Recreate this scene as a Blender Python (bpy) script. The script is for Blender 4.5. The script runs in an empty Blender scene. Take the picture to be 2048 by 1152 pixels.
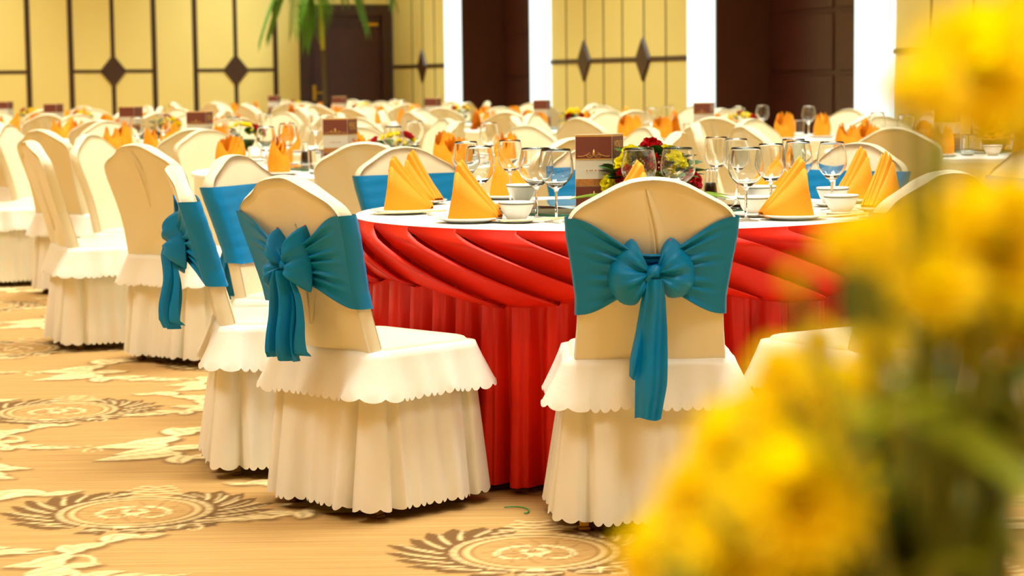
import bpy, math, random
import numpy as np
from mathutils import Matrix, Vector
PI = math.pi
S = bpy.context.scene
COL = S.collection
rnd = random.Random(7)

# ---------------------------------------------------------------- camera, world, lights, exposure
cam_d = bpy.data.cameras.new('camera')
cam = bpy.data.objects.new('camera', cam_d); COL.objects.link(cam)
cam_d.sensor_width = 36.0
cam_d.lens = 4200 / 2048 * 36
cam_d.clip_start = 0.05; cam_d.clip_end = 200
cam.matrix_world = (Matrix.Translation((0, 0, 1.18)) @ Matrix.Rotation(PI/2 - math.atan(419/4200), 4, 'X')
                    @ Matrix.Rotation(math.radians(-0.65), 4, 'Z'))
cam_d.dof.use_dof = True
cam_d.dof.focus_distance = 5.75
cam_d.dof.aperture_fstop = 4.9
S.camera = cam
S.view_settings.view_transform = 'Standard'
S.view_settings.look = 'None'
S.view_settings.gamma = 1.0
S.view_settings.use_curve_mapping = False
S.view_settings.exposure = 0.0
S.cycles.max_bounces = 10
S.cycles.transparent_max_bounces = 16
S.cycles.transmission_bounces = 10

W = bpy.data.worlds.new('world'); S.world = W; W.use_nodes = True
W.node_tree.nodes['Background'].inputs[0].default_value = (1.0, 0.82, 0.5, 1)
W.node_tree.nodes['Background'].inputs[1].default_value = 0.05

# the hall: corner C0, E1 runs along the wall with the light strips towards the camera, E2 along the end wall
C0 = np.array([-1.657, 30.0]); E1 = np.array([.342, -.94]); E2 = np.array([-.94, -.342])
E1 /= np.linalg.norm(E1); E2 = np.array([E1[1], -E1[0]])
def hall(a, b, z=0.0):
    p = C0 + E1*a + E2*b
    return (float(p[0]), float(p[1]), z)
HALL_ROT = math.atan2(E1[1], E1[0])
CEIL = 4.6
KEY = (0.95, 1.0, 0.96)
for a in (1.6, 5.2, 8.8, 12.4, 16.0, 19.6, 23.2, 26.8, 30.4):
    for b in (2.2, 6.2, 10.2, 14.2):
        L = bpy.data.lights.new('ceiling_lamp', 'AREA'); L.shape = 'RECTANGLE'; L.size = 1.5; L.size_y = 1.5
        L.energy = (78 if a < 12 else 72) if a < 29 else 112; L.spread = math.radians(95)
        L.color = KEY
        o = bpy.data.objects.new('ceiling_lamp', L); COL.objects.link(o)
        o.location = hall(a, b, CEIL - .06); o.rotation_euler = (0, 0, HALL_ROT)

sp = bpy.data.lights.new('added_bouquet_spot', 'SPOT'); sp.energy = 620; sp.spot_size = math.radians(26); sp.spot_blend = .7; sp.shadow_soft_size = .15; sp.color = KEY  # extra spot added only to brighten the yellow bouquet, no fixture there
o = bpy.data.objects.new('added_bouquet_spot', sp); COL.objects.link(o); o.location = (.15, .45, CEIL-.06); o.rotation_euler = (math.radians(4), 0, 0)

# ---------------------------------------------------------------- helpers
def tag(o, label=None, cat=None, group=None, kind=None):
    if label: o['label'] = label
    if cat: o['category'] = cat
    if group: o['group'] = group
    if kind: o['kind'] = kind
    return o
def empty(name, loc=(0, 0, 0), rz=0.0):
    o = bpy.data.objects.new(name, None); COL.objects.link(o)
    o.location = loc; o.rotation_euler = (0, 0, rz); o.empty_display_size = .05
    return o
def mesh(name, V, F, mat=None, smooth=True):
    me = bpy.data.meshes.new(name)
    me.from_pydata([tuple(map(float, v)) for v in V], [], [tuple(int(i) for i in f) for f in F])
    if mat: me.materials.append(mat)
    if smooth: me.polygons.foreach_set('use_smooth', [True]*len(me.polygons))
    me.update(); return me
def ob(name, me, parent=None, loc=(0, 0, 0), rot=(0, 0, 0), sc=None):
    o = bpy.data.objects.new(name, me); COL.objects.link(o)
    o.parent = parent; o.location = loc; o.rotation_euler = rot
    if sc is not None: o.scale = (sc, sc, sc) if isinstance(sc, (int, float)) else sc
    return o
def kids(o): return KIDS.get(o.name, [])
def copy_tree(o, parent=None):
    c = o.copy(); COL.objects.link(c)
    if parent: c.parent = parent
    for ch in list(o.children): copy_tree(ch, c)
    return c
class MB:
    def __init__(s): s.V = []; s.F = []
    def add(s, V, F):
        n = len(s.V); s.V += [tuple(v) for v in V]; s.F += [tuple(i+n for i in f) for f in F]; return s
    def box(s, x0, x1, y0, y1, z0, z1):
        V = [(x0,y0,z0),(x1,y0,z0),(x1,y1,z0),(x0,y1,z0),(x0,y0,z1),(x1,y0,z1),(x1,y1,z1),(x0,y1,z1)]
        return s.add(V, [(0,3,2,1),(4,5,6,7),(0,1,5,4),(1,2,6,5),(2,3,7,6),(3,0,4,7)])
    def bbox(s, x0, x1, y0, y1, z0, z1, b=.004):
        """box whose edges are chamfered"""
        pts = []; F = []
        for sz in (0, 1):
            for (dx, dz) in ((b, 0), (0, b)) if sz == 0 else ((0, -b), (b, 0)):
                z = (z1 if sz else z0) + dz
                pts.append([(x0+b+dx,y0+dx,z),(x1-b-dx,y0+dx,z),(x1-dx,y0+b+dx,z),(x1-dx,y1-b-dx,z),(x1-b-dx,y1-dx,z),(x0+b+dx,y1-dx,z),(x0+dx,y1-b-dx,z),(x0+dx,y0+b+dx,z)])
        V = [p for r in pts for p in r]
        for r in range(3):
            for i in range(8): F.append((r*8+i, r*8+(i+1) % 8, (r+1)*8+(i+1) % 8, (r+1)*8+i))
        F.append(tuple(range(7, -1, -1))); F.append(tuple(range(24, 32)))
        return s.add(V, F)
    def prism(s, poly, y0, y1):
        n = len(poly)
        V = [(x, y0, z) for x, z in poly] + [(x, y1, z) for x, z in poly]
        F = [tuple(range(n)), tuple(range(2*n-1, n-1, -1))] + [(i, i+n, (i+1) % n+n, (i+1) % n) for i in range(n)]
        return s.add(V, F)
    def lathe(s, prof, n=24, cx=0, cy=0):
        V = []; F = []
        for r, z in prof:
            for i in range(n):
                a = 2*PI*i/n; V.append((cx+max(r, 1e-5)*math.cos(a), cy+max(r, 1e-5)*math.sin(a), z))
        for j in range(len(prof)-1):
            for i in range(n): F.append((j*n+i, j*n+(i+1) % n, (j+1)*n+(i+1) % n, (j+1)*n+i))
        return s.add(V, F)
    def tube(s, pts, rad, n=6):
        pts = [Vector(p) for p in pts]; V = []; F = []
        m = len(pts)
        for i, p in enumerate(pts):
            t = (pts[min(i+1, m-1)]-pts[max(i-1, 0)]).normalized()
            u = t.cross(Vector((0, 0, 1)));
            if u.length < 1e-3: u = t.cross(Vector((1, 0, 0)))
            u.normalize(); w = t.cross(u)
            r = rad[i] if hasattr(rad, '__len__') else rad
            for k in range(n):
                a = 2*PI*k/n; V.append(p+u*math.cos(a)*r+w*math.sin(a)*r)
        for i in range(m-1):
            for k in range(n): F.append((i*n+k, i*n+(k+1) % n, (i+1)*n+(k+1) % n, (i+1)*n+k))
        F.append(tuple(range(n-1, -1, -1))); F.append(tuple(range((m-1)*n, m*n)))
        return s.add(V, F)
    def grid(s, P, cu=False, flip=False):
        """P[i][j] points; cu closes the i direction"""
        P = np.asarray(P, float); nu, nv = P.shape[:2]
        F = []
        for i in range(nu if cu else nu-1):
            i2 = (i+1) % nu
            for j in range(nv-1):
                f = (i*nv+j, i2*nv+j, i2*nv+j+1, i*nv+j+1)
                F.append(f[::-1] if flip else f)
        return s.add(P.reshape(-1, 3), F)
    def mesh(s, name, mat=None, smooth=True): return mesh(name, s.V, s.F, mat, smooth)

def lin(c):
    return tuple(((x/255)/12.92 if x/255 <= .04045 else ((x/255+.055)/1.055)**2.4) for x in c) + (1,)
def mat(name, rgb, rough=.5, bump=None, var=.06, vscale=6.0, **kw):
    """procedural principled material: a little colour variation by noise, optional bump (scale, strength, distance)"""
    m = bpy.data.materials.new(name); m.use_nodes = True
    nt = m.node_tree; b = nt.nodes['Principled BSDF']
    col = rgb if len(rgb) == 4 else lin(rgb)
    tc = nt.nodes.new('ShaderNodeTexCoord')
    nz = nt.nodes.new('ShaderNodeTexNoise'); nz.inputs['Scale'].default_value = vscale; nz.inputs['Detail'].default_value = 3
    nt.links.new(tc.outputs['Object'], nz.inputs['Vector'])
    mx = nt.nodes.new('ShaderNodeMix'); mx.data_type = 'RGBA'
    mx.inputs[6].default_value = tuple(c*(1-var) for c in col[:3])+(1,)
    mx.inputs[7].default_value = tuple(min(1, c*(1+var)) for c in col[:3])+(1,)
    nt.links.new(nz.outputs['Fac'], mx.inputs[0]); nt.links.new(mx.outputs[2], b.inputs['Base Color'])
    b.inputs['Roughness'].default_value = rough
    for k, v in kw.items(): b.inputs[k.replace('_', ' ')].default_value = v
    if bump:
        n2 = nt.nodes.new('ShaderNodeTexNoise'); n2.inputs['Scale'].default_value = bump[0]; n2.inputs['Detail'].default_value = 4
        nt.links.new(tc.outputs['Object'], n2.inputs['Vector'])
        bp = nt.nodes.new('ShaderNodeBump'); bp.inputs['Strength'].default_value = bump[1]; bp.inputs['Distance'].default_value = bump[2]
        nt.links.new(n2.outputs['Fac'], bp.inputs['Height']); nt.links.new(bp.outputs['Normal'], b.inputs['Normal'])
    return m
def emit(name, rgb, strength):
    m = bpy.data.materials.new(name); m.use_nodes = True; nt = m.node_tree
    e = nt.nodes.new('ShaderNodeEmission'); e.inputs[0].default_value = rgb; e.inputs[1].default_value = strength
    nt.links.new(e.outputs[0], nt.nodes['Material Output'].inputs[0]); return m

M = {}
M['cover'] = mat('cream_cover_fabric', (243, 232, 194), .55, bump=(9, .35, .012), var=.03, Sheen_Weight=.15)
M['satin_cover'] = mat('cream_satin_skirt', (249, 243, 224), .40, bump=(7, .4, .014), var=.03, Sheen_Weight=.15)
M['cloth'] = mat('white_table_cloth', (244, 240, 228), .6, bump=(5, .2, .01), var=.02)
M['blue'] = mat('blue_satin', (0, 134, 198), .42, bump=(14, .4, .006), var=.08, Specular_IOR_Level=.28)
M['red'] = mat('red_satin', (226, 34, 6), .44, bump=(8, .25, .008), var=.06, Specular_IOR_Level=.28)
M['orange'] = mat('orange_napkin_linen', (255, 160, 0), .7, bump=(60, .15, .002), var=.04)
M['porcelain'] = mat('white_porcelain', (246, 243, 232), .12, var=.01)
M['rim'] = mat('grey_gold_rim_paint', (120, 128, 105), .25, var=.2, vscale=60)
M['gold'] = mat('gold_print', (222, 165, 70), .35, var=.1)
M['brass'] = mat('brass_metal', (212, 160, 30), .3, Metallic=.6, var=.1)
M['legmetal'] = mat('bronze_chair_leg', (120, 84, 30), .4, Metallic=.4, var=.1)
M['brown'] = mat('brown_card_print', (126, 58, 36), .5, var=.05)
M['cardwhite'] = mat('cream_card', (236, 226, 205), .6, var=.02)
M['photo'] = mat('card_picture_print', (190, 120, 50), .5, var=.6, vscale=90)
M['panel'] = mat('cream_yellow_wall_panel', (234, 218, 134), .55, bump=(3, .1, .01), var=.03, vscale=1.2)
M['bouncewall'] = mat('amber_bounce_wall', (216, 166, 66), .6, var=.03, vscale=1.2)  # gold picked for the unseen walls so they bounce amber onto chair backs
M['wood'] = mat('dark_wood_trim', (62, 36, 22), .4, var=.15, vscale=8)
M['wood2'] = mat('reddish_dark_door_wood', (66, 28, 20), .35, var=.25, vscale=5)
M['wood3'] = mat('brown_jamb_wood', (84, 46, 28), .4, var=.15, vscale=5)
M['ceil'] = mat('warm_ceiling_paint', (235, 230, 212), .8, var=.02)
M['leaf'] = mat('dark_green_leaf', (48, 84, 22), .4, var=.4, vscale=30)
M['lightleaf'] = mat('light_green_leaf', (140, 170, 40), .45, var=.3, vscale=30)
M['palm'] = mat('palm_leaflet', (96, 138, 24), .45, var=.35, vscale=20)
M['palmstem'] = mat('yellow_green_palm_stem', (186, 170, 30), .5, var=.1)
M['trunk'] = mat('grey_brown_palm_trunk', (112, 92, 50), .7, var=.2, vscale=30)
M['redrose'] = mat('red_rose_petal', (200, 8, 28), .5, var=.15, vscale=40)
M['yellowrose'] = mat('yellow_rose_petal', (255, 236, 16), .5, var=.1, vscale=40)
def translucent(m, f):
    nt = m.node_tree; b = nt.nodes['Principled BSDF']; t = nt.nodes.new('ShaderNodeBsdfTranslucent'); mx = nt.nodes.new('ShaderNodeMixShader')
    nt.links.new(b.inputs['Base Color'].links[0].from_socket, t.inputs[0]); mx.inputs[0].default_value = f
    nt.links.new(b.outputs[0], mx.inputs[1]); nt.links.new(t.outputs[0], mx.inputs[2]); nt.links.new(mx.outputs[0], nt.nodes['Material Output'].inputs[0])
M['mum'] = mat('bright_yellow_chrysanthemum', (255, 231, 0), .6, var=.05, vscale=40)
translucent(M['mum'], .7); translucent(M['yellowrose'], .3); translucent(M['lightleaf'], .35); translucent(M['palm'], .3)
M['gyp'] = mat('tiny_white_blossom', (240, 234, 206), .6)
M['stem'] = mat('olive_green_stem', (120, 124, 20), .5, var=.25, vscale=30)
M['soy'] = mat('dark_soy_sauce', (46, 22, 14), .15)
M['chop'] = mat('pale_bamboo', (240, 222, 170), .5, var=.08, vscale=40)
M['pot'] = mat('glazed_pot', (70, 44, 28), .35)
M['pin'] = mat('red_pin_head', (220, 60, 90), .3)
M['dark'] = mat('deep_shadow_slit', (150, 124, 78), .8)
M['twine'] = mat('green_plastic_twine', (60, 160, 70), .4)
def glassmat(name, tint=(1, 1, 1, 1), rough=0.0):
    m = bpy.data.materials.new(name); m.use_nodes = True; b = m.node_tree.nodes['Principled BSDF']
    b.inputs['Base Color'].default_value = tint; b.inputs['Roughness'].default_value = rough
    b.inputs['Transmission Weight'].default_value = 1.0; b.inputs['IOR'].default_value = 1.45
    return m
M['glass'] = glassmat('clear_glass', (.98, .99, .98, 1))
M['greenglass'] = glassmat('turntable_glass', (.86, .95, .90, 1))
M['glassedge'] = mat('green_glass_edge', (24, 92, 66), .15)
M['strip'] = emit('cool_white_light_strip', (.86, 1.0, .93, 1), 1.6)

# ---------------------------------------------------------------- floor with woven carpet pattern
def carpet():
    xs = np.concatenate([np.linspace(-26, -3.4, 8), np.arange(-3.2, 1.3, .0055), np.linspace(1.5, 14, 6)])
    ys = [-14., -8., -4., 0., 3., 4.3]; y = 4.5
    while y < 12.8: ys.append(y); y += .0026*y
    ys = np.concatenate([ys, [13.5, 16, 20, 26, 32]])
    nx, ny = len(xs), len(ys)
    ch = {k: np.zeros((ny, nx), np.float32) for k in 'bcl'}      # brown, cream, thin outline
    def stroke(pts, w, c, val=1.0, soft=.006, erase=None):
        pts = np.asarray(pts, float); w = np.broadcast_to(np.asarray(w, float), (len(pts),))
        m = w.max()+soft+.005
        i0, i1 = np.searchsorted(xs, [pts[:, 0].min()-m, pts[:, 0].max()+m]); j0, j1 = np.searchsorted(ys, [pts[:, 1].min()-m, pts[:, 1].max()+m])
        if i1-i0 < 1 or j1-j0 < 1: return
        X, Y = np.meshgrid(xs[i0:i1], ys[j0:j1]); D = np.full(X.shape, 9.)
        for k in range(len(pts)-1):
            ax, ay = pts[k]; bx, by = pts[k+1]; dx, dy = bx-ax, by-ay; l2 = dx*dx+dy*dy+1e-9
            t = np.clip(((X-ax)*dx+(Y-ay)*dy)/l2, 0, 1)
            D = np.minimum(D, np.hypot(X-ax-t*dx, Y-ay-t*dy)-(w[k]*(1-t)+w[k+1]*t))
        mk = np.clip(.5-D/soft, 0, 1)*val
        A = ch[c][j0:j1, i0:i1]; np.maximum(A, mk, out=A)
        if erase:
            for e in erase: ch[e][j0:j1, i0:i1] *= (1-mk)
    R2 = random.Random(3)
    def arc(c, r0, r1, a0, a1, n=9):
        t = np.linspace(0, 1, n); r = r0+(r1-r0)*t; a = np.radians(a0+(a1-a0)*t)
        return np.c_[c[0]+r*np.cos(a), c[1]+r*np.sin(a)]
    def medallion(c):
        # plume fringe: brown leaves fanning out round the oval, with pale veins left between them
        for a in list(range(-64, 66, 13)) + list(range(116, 246, 13)) + list(range(250, 300, 11)):
            right = -90 < a < 90
            sw = 16 if right else -16
            wing = 1-abs(((a+90) % 180)-90)/95
            r1 = .255+.13*wing+R2.uniform(-.015, .015)
            if 244 < a < 302: r1 = .30; sw = R2.choice((-14, 14))
            w = np.array([.018, .028, .036, .039, .037, .032, .024, .014, .004])*(1 if not 244 < a < 302 else .85)
            stroke(arc(c, .215, r1, a, a+sw*.9), w, 'b', .95)
            stroke(arc(c, .235, r1-.05, a+1.5, a+1.5+sw*.9), .0045, 'c', .8, soft=.010, erase='b'); stroke(arc(c, .25, r1-.03, a-4, a-3+sw*.8), .003, 'c', .55, soft=.010, erase='b')
        for a in (60, 66, 72, 108, 114, 120):                     # top corner plumes curling over
            s = 1 if a < 90 else -1
            stroke(arc(c, .22, .33, a, a-s*26), [.006, .015, .02, .02, .017, .013, .009, .006, .002], 'b', .85)
        # crown of pale chevrons on top
        for k in range(4):
            y = c[1]+.24+k*.036; wd = .085-.014*k
            stroke([(c[0]-wd, y+.018), (c[0], y), (c[0]+wd, y+.018)], .007, 'c', .7); stroke([(c[0]-wd, y+.005), (c[0], y-.013), (c[0]+wd, y+.005)], .004, 'l', .7)
        for r, ww, k in ((.205, .010, 'c'), (.19, .005, 'b'), (.172, .007, 'c'), (.158, .004, 'l')):
            stroke(arc(c, r, r, 0, 360, 40), ww, k, .45 if k == 'c' else .7)
        for s in (-1, 1):                                          # inner scrolls
            th = np.linspace(0, 1, 16)
            sp = np.c_[c[0]+s*(.02+.075*np.sin(th*4.2)*(1-.35*th)+.03*th), c[1]-.02+.085*np.cos(th*4.2)*(1-.45*th)]
            stroke(sp, .009*(1-.6*th)+.002, 'c', .95); stroke(sp+[0, -.014], .003, 'l', .8)
            stroke(arc((c[0]+s*.05, c[1]-.06), .05, .02, 90-s*90, 90+s*150), .004, 'l', .9)
            stroke(arc((c[0]+s*.02, c[1]+.02), .035, .012, 200, 200-s*260), .004, 'l', .9)
        stroke(arc(c, .03, .03, 0, 360, 14), .010, 'c', .9); stroke([(c[0]-.01, c[1]-.20), (c[0]+.01, c[1]-.20)], .014, 'c', 1, erase='b')
        for k in range(12):
            a = 15+k*30; stroke(arc(c, .06, .135, a, a+20), [.002]+[.005]*7+[.002], 'l', .55)
    def lobe(p, ang, L, wd, curl):
        t = np.linspace(0, 1, 8); a = np.radians(ang+curl*t); st = .8*L/7
        q = np.array(p)+np.c_[np.concatenate([[0], np.cumsum(np.cos(a[:-1])*st)]), np.concatenate([[0], np.cumsum(np.sin(a[:-1])*st)])]
        prof = np.array([.55, .85, 1, .98, .85, .62, .36, .08])*wd*1.4
        stroke(q+[.008, -.020], prof*1.2+.008, 'b', .75, soft=.022)
        stroke(q, prof, 'c', 1.0, soft=.012, erase='b')
        stroke(q[:7]+[0, -.004], .005, 'l', .8, soft=.014); stroke(q[:5]+[0, .018], .003, 'l', .5, soft=.014)
    def spray(c, mirror=1, rot=0, sc=1.0):
        ca, sa = math.cos(math.radians(rot)), math.sin(math.radians(rot))
        def P(x, y): x *= mirror*sc; y *= sc*1.85; return (c[0]+ca*x-sa*y, c[1]+sa*x+ca*y)
        def A(a): return (a if mirror > 0 else 180-a)+rot
        stem = [(.42, .33), (.25, .30), (.08, .22), (-.05, .10), (-.06, -.02), (.06, -.13), (.26, -.19), (.46, -.20), (.60, -.17)]
        q = np.array([P(*p) for p in stem])
        stroke(q+[0, -.012], [.004, .010, .014, .017, .017, .016, .014, .010, .004], 'b', .7, soft=.016)
        stroke(q, [.002, .006, .010, .013, .013, .012, .010, .006, .002], 'c', 1, soft=.012, erase='b')
        for (x, y, a, L, wd, cu) in ((.28, .31, 150, .17, .028, 40), (.16, .27, 100, .15, .03, -60), (.10, .22, 200, .2, .032, 30), (0, .15, 130, .16, .034, -30),
                                     (-.04, .08, 215, .24, .036, 26), (-.06, 0, 175, .26, .034, 30), (-.04, -.04, 230, .2, .034, -30), (.02, -.10, 200, .3, .036, 16),
                                     (.08, -.14, 250, .14, .026, 60), (.0, -.04, 30, .16, .028, -40), (.12, -.15, 40, .17, .026, -45), (.24, -.19, 45, .16, .022, -50),
                                     (.36, -.2, 40, .14, .018, -45), (.3, .3, 20, .14, .018, 20)):
            lobe(P(x, y), A(a), L*sc*1.25, wd*sc*1.35, cu*mirror)
        th = np.linspace(0, 2*PI*.9, 14)
        sp = np.array([P(.62+.07*math.cos(t)*(1-t/9), -.27+.06*math.sin(t)*(1-t/9)) for t in th]); stroke(sp, .008*sc, 'c', .8)
    base = np.array([-1.05, 5.72]); va = np.array([-.6, 1.81]); vb = np.array([1.1, -.55])
    for i in range(-3, 6):
        for j in range(-4, 6):
            c = base+va*i+vb*j
            if -4 < c[0] < 2 and 4 < c[1] < 13.5:
                spray(c+(-.06, 1.06), 1, 0, .82); spray(c+(-.62, .66), -1, 10, .55); spray(c+(-.05, -.62), 1, 6, .5)
                medallion(c)
    V = np.zeros((ny, nx, 3)); V[..., 0], V[..., 1] = np.meshgrid(xs, ys)
    idx = np.arange(ny*nx).reshape(ny, nx)
    F = np.stack([idx[:-1, :-1], idx[:-1, 1:], idx[1:, 1:], idx[1:, :-1]], -1).reshape(-1, 4)
    me = bpy.data.meshes.new('floor')
    me.vertices.add(ny*nx); me.vertices.foreach_set('co', V.ravel())
    me.loops.add(F.size); me.loops.foreach_set('vertex_index', F.ravel().astype(np.int32))
    me.polygons.add(len(F)); me.polygons.foreach_set('loop_start', np.arange(0, F.size, 4, dtype=np.int32))
    me.update(calc_edges=True); me.validate()
    at = me.attributes.new('weave', 'FLOAT_COLOR', 'POINT')
    C = np.ones((ny*nx, 4), np.float32); C[:, 0] = ch['b'].ravel(); C[:, 1] = ch['c'].ravel(); C[:, 2] = ch['l'].ravel()
    at.data.foreach_set('color', C.ravel())
    m = bpy.data.materials.new('beige_patterned_carpet'); m.use_nodes = True; nt = m.node_tree; b = nt.nodes['Principled BSDF']
    N = nt.nodes.new; Lk = nt.links.new
    a = N('ShaderNodeAttribute'); a.attribute_name = 'weave'
    sep = N('ShaderNodeSeparateColor'); Lk(a.outputs['Color'], sep.inputs[0])
    tc = N('ShaderNodeTexCoord'); mp = N('ShaderNodeMapping'); mp.inputs['Scale'].default_value = (1.2, 42, 1); mp.inputs['Rotation'].default_value = (0, 0, math.radians(-7))
    Lk(tc.outputs['Object'], mp.inputs[0])
    nz = N('ShaderNodeTexNoise'); nz.inputs['Scale'].default_value = 1.6; nz.inputs['Detail'].default_value = 5; Lk(mp.outputs[0], nz.inputs['Vector'])
    rp = N('ShaderNodeValToRGB'); rp.color_ramp.elements[0].position = .3; rp.color_ramp.elements[1].position = .7
    rp.color_ramp.elements[0].color = lin((176, 132, 68)); rp.color_ramp.elements[1].color = lin((200, 158, 90)); Lk(nz.outputs['Fac'], rp.inputs[0])
    prev = rp.outputs[0]
    for i, (c, s) in enumerate((((104, 66, 2), .95), ((246, 220, 156), .95), ((140, 92, 28), .8))):
        mx = N('ShaderNodeMix'); mx.data_type = 'RGBA'; mx.inputs[7].default_value = lin(c)
        mt = N('ShaderNodeMath'); mt.operation = 'MULTIPLY'; mt.inputs[1].default_value = s; Lk(sep.outputs[i], mt.inputs[0]); Lk(mt.outputs[0], mx.inputs[0])
        Lk(prev, mx.inputs[6]); prev = mx.outputs[2]
    Lk(prev, b.inputs['Base Color']); b.inputs['Roughness'].default_value = .9
    n2 = N('ShaderNodeTexNoise'); n2.inputs['Scale'].default_value = 260; Lk(tc.outputs['Object'], n2.inputs['Vector'])
    bp = N('ShaderNodeBump'); bp.inputs['Strength'].default_value = .3; bp.inputs['Distance'].default_value = .004; Lk(n2.outputs['Fac'], bp.inputs['Height']); Lk(bp.outputs[0], b.inputs['Normal'])
    me.materials.append(m)
    o = ob('floor', me); tag(o, 'beige carpet floor woven with brown medallions and cream leaf scrolls', kind='structure')
carpet()

# ---------------------------------------------------------------- room shell
def hall_obj(name, mb, material, parent=None, smooth=False):
    """mb built in hall coordinates: x = a along the light-strip wall, y = b along the end wall"""
    me = mb.mesh(name, material, smooth)
    if parent is None:
        o = ob(name, me, None, (C0[0], C0[1], 0), (0, 0, 0))
        o.matrix_world = HALLM
    else: o = ob(name, me, parent)
    return o
HALLM = Matrix(((E1[0], E2[0], 0, C0[0]), (E1[1], E2[1], 0, C0[1]), (0, 0, 1, 0), (0, 0, 0, 1)))
# E1, E2, z would be left handed, so every piece is mirrored to keep its normals outward
if HALLM.to_3x3().determinant() < 0:
    _old = hall_obj
    def hall_obj(name, mb, material, parent=None, smooth=False):
        mb.V = [(v[0], -v[1], v[2]) for v in mb.V]; mb.F = [f[::-1] for f in mb.F]
        return _old(name, mb, material, parent, smooth)
    HALLM = Matrix(((E1[0], -E2[0], 0, C0[0]), (E1[1], -E2[1], 0, C0[1]), (0, 0, 1, 0), (0, 0, 0, 1)))
HA, HB = 41.0, 17.5
def structure(o, label): return tag(o, label, kind='structure')
ceiling = structure(hall_obj('ceiling', MB().box(-.2, HA+.2, -.9, HB+.2, CEIL, CEIL+.1), M['ceil']), 'warm white ceiling of the banquet hall')
wall_near = structure(hall_obj('wall_near', MB().box(HA, HA+.15, -.9, HB+.2, 0, CEIL), M['bouncewall']), 'golden wall behind the camera')
wall_left = structure(hall_obj('wall_left', MB().box(-.2, HA+.2, HB, HB+.15, 0, CEIL), M['bouncewall']), 'golden long wall opposite the light strips')
# end wall (a = 0): cream panels between dark strips, door near the corner
D0, D1, DH = .02, 1.36, 2.235
wall_far = structure(hall_obj('wall_far', MB().box(-.15, -.02, D1, HB, 0, CEIL).box(-.15, -.02, -.2, D1, DH, CEIL), M['wood']), 'end wall of cream panels divided by dark wooden strips')
RAIL = 1.338; SW = .033
def panel(b0, b1, z0, z1, cut=None):
    g = .012
    return MB().bbox(-.02, .012, b0, b1, z0, z1, .006)
def end_panel(b0, b1, z0, z1): hall_obj('panel', panel(b0, b1, z0, z1), M['panel'], wall_far)
def end_strip(b0, b1, z0, z1): hall_obj('strip', MB().bbox(-.02, .02, b0, b1, z0, z1, .004), M['wood'], wall_far)
def diamond(parent, place, hw=.21, hh=.232):
    hall_obj('diamond', place(hw, hh), M['wood'], parent)
end_panel(D0, D1, DH+.005, CEIL)
edges = [1.36]
x = 1.705; mods = []
while x < 16.5: mods.append((x, x+1.125)); x += 1.69
prev = D1
for (m0, m1) in mods:
    end_panel(prev, m0-SW, 0, CEIL); mid = (m0+m1)/2
    for (p0, p1) in ((m0+SW, mid-SW*.8), (mid+SW*.8, m1-SW)):
        end_panel(p0, p1, 0, RAIL-.02); end_panel(p0, p1, RAIL+.02, CEIL)
    for c in (m0, m1): end_strip(c-SW, c+SW, 0, CEIL)
    end_strip(mid-SW*.8, mid+SW*.8, 0, CEIL)
    end_strip(m0+SW, mid-SW*.8, RAIL-.02, RAIL+.02); end_strip(mid+SW*.8, m1-SW, RAIL-.02, RAIL+.02)
    V = [(.006, mid-.19, RAIL), (.006, mid, RAIL-.235), (.006, mid+.19, RAIL), (.006, mid, RAIL+.235), (.034, mid-.17, RAIL), (.034, mid, RAIL-.21), (.034, mid+.17, RAIL), (.034, mid, RAIL+.21)]
    hall_obj('diamond', MB().add(V, [(0, 1, 2, 3), (7, 6, 5, 4)] + [(i, i+4, (i+1) % 4+4, (i+1) % 4) for i in range(4)]), M['wood'], wall_far)
    prev = m1+SW
# door in the end wall
door = structure(hall_obj('door_1', MB().box(-.10, -.06, D0+.12, D1-.12, .01, DH-.15), M['wood2']), 'dark reddish brown door in the end wall')
f = MB().bbox(-.12, .03, D0, D0+.13, 0, DH).bbox(-.12, .03, D1-.13, D1, 0, DH).bbox(-.12, .03, D0+.13, D1-.13, DH-.15, DH)
hall_obj('door_frame', f, M['wood'], door)
hall_obj('door_leaf_panel', MB().bbox(-.06, -.05, D0+.2, D1-.2, .2, DH-.3, .004), M['wood2'], door)
h = hall_obj('door_handle', MB().bbox(-.05, -.035, 1.12, 1.17, .90, 1.12, .004).bbox(-.04, -.02, 1.02, 1.13, 1.0, 1.02, .004), M['brass'], door)
hall_obj('door_closer', MB().bbox(-.06, -.01, .20, .42, 1.94, 1.985, .005), M['brass'], door)

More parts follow.
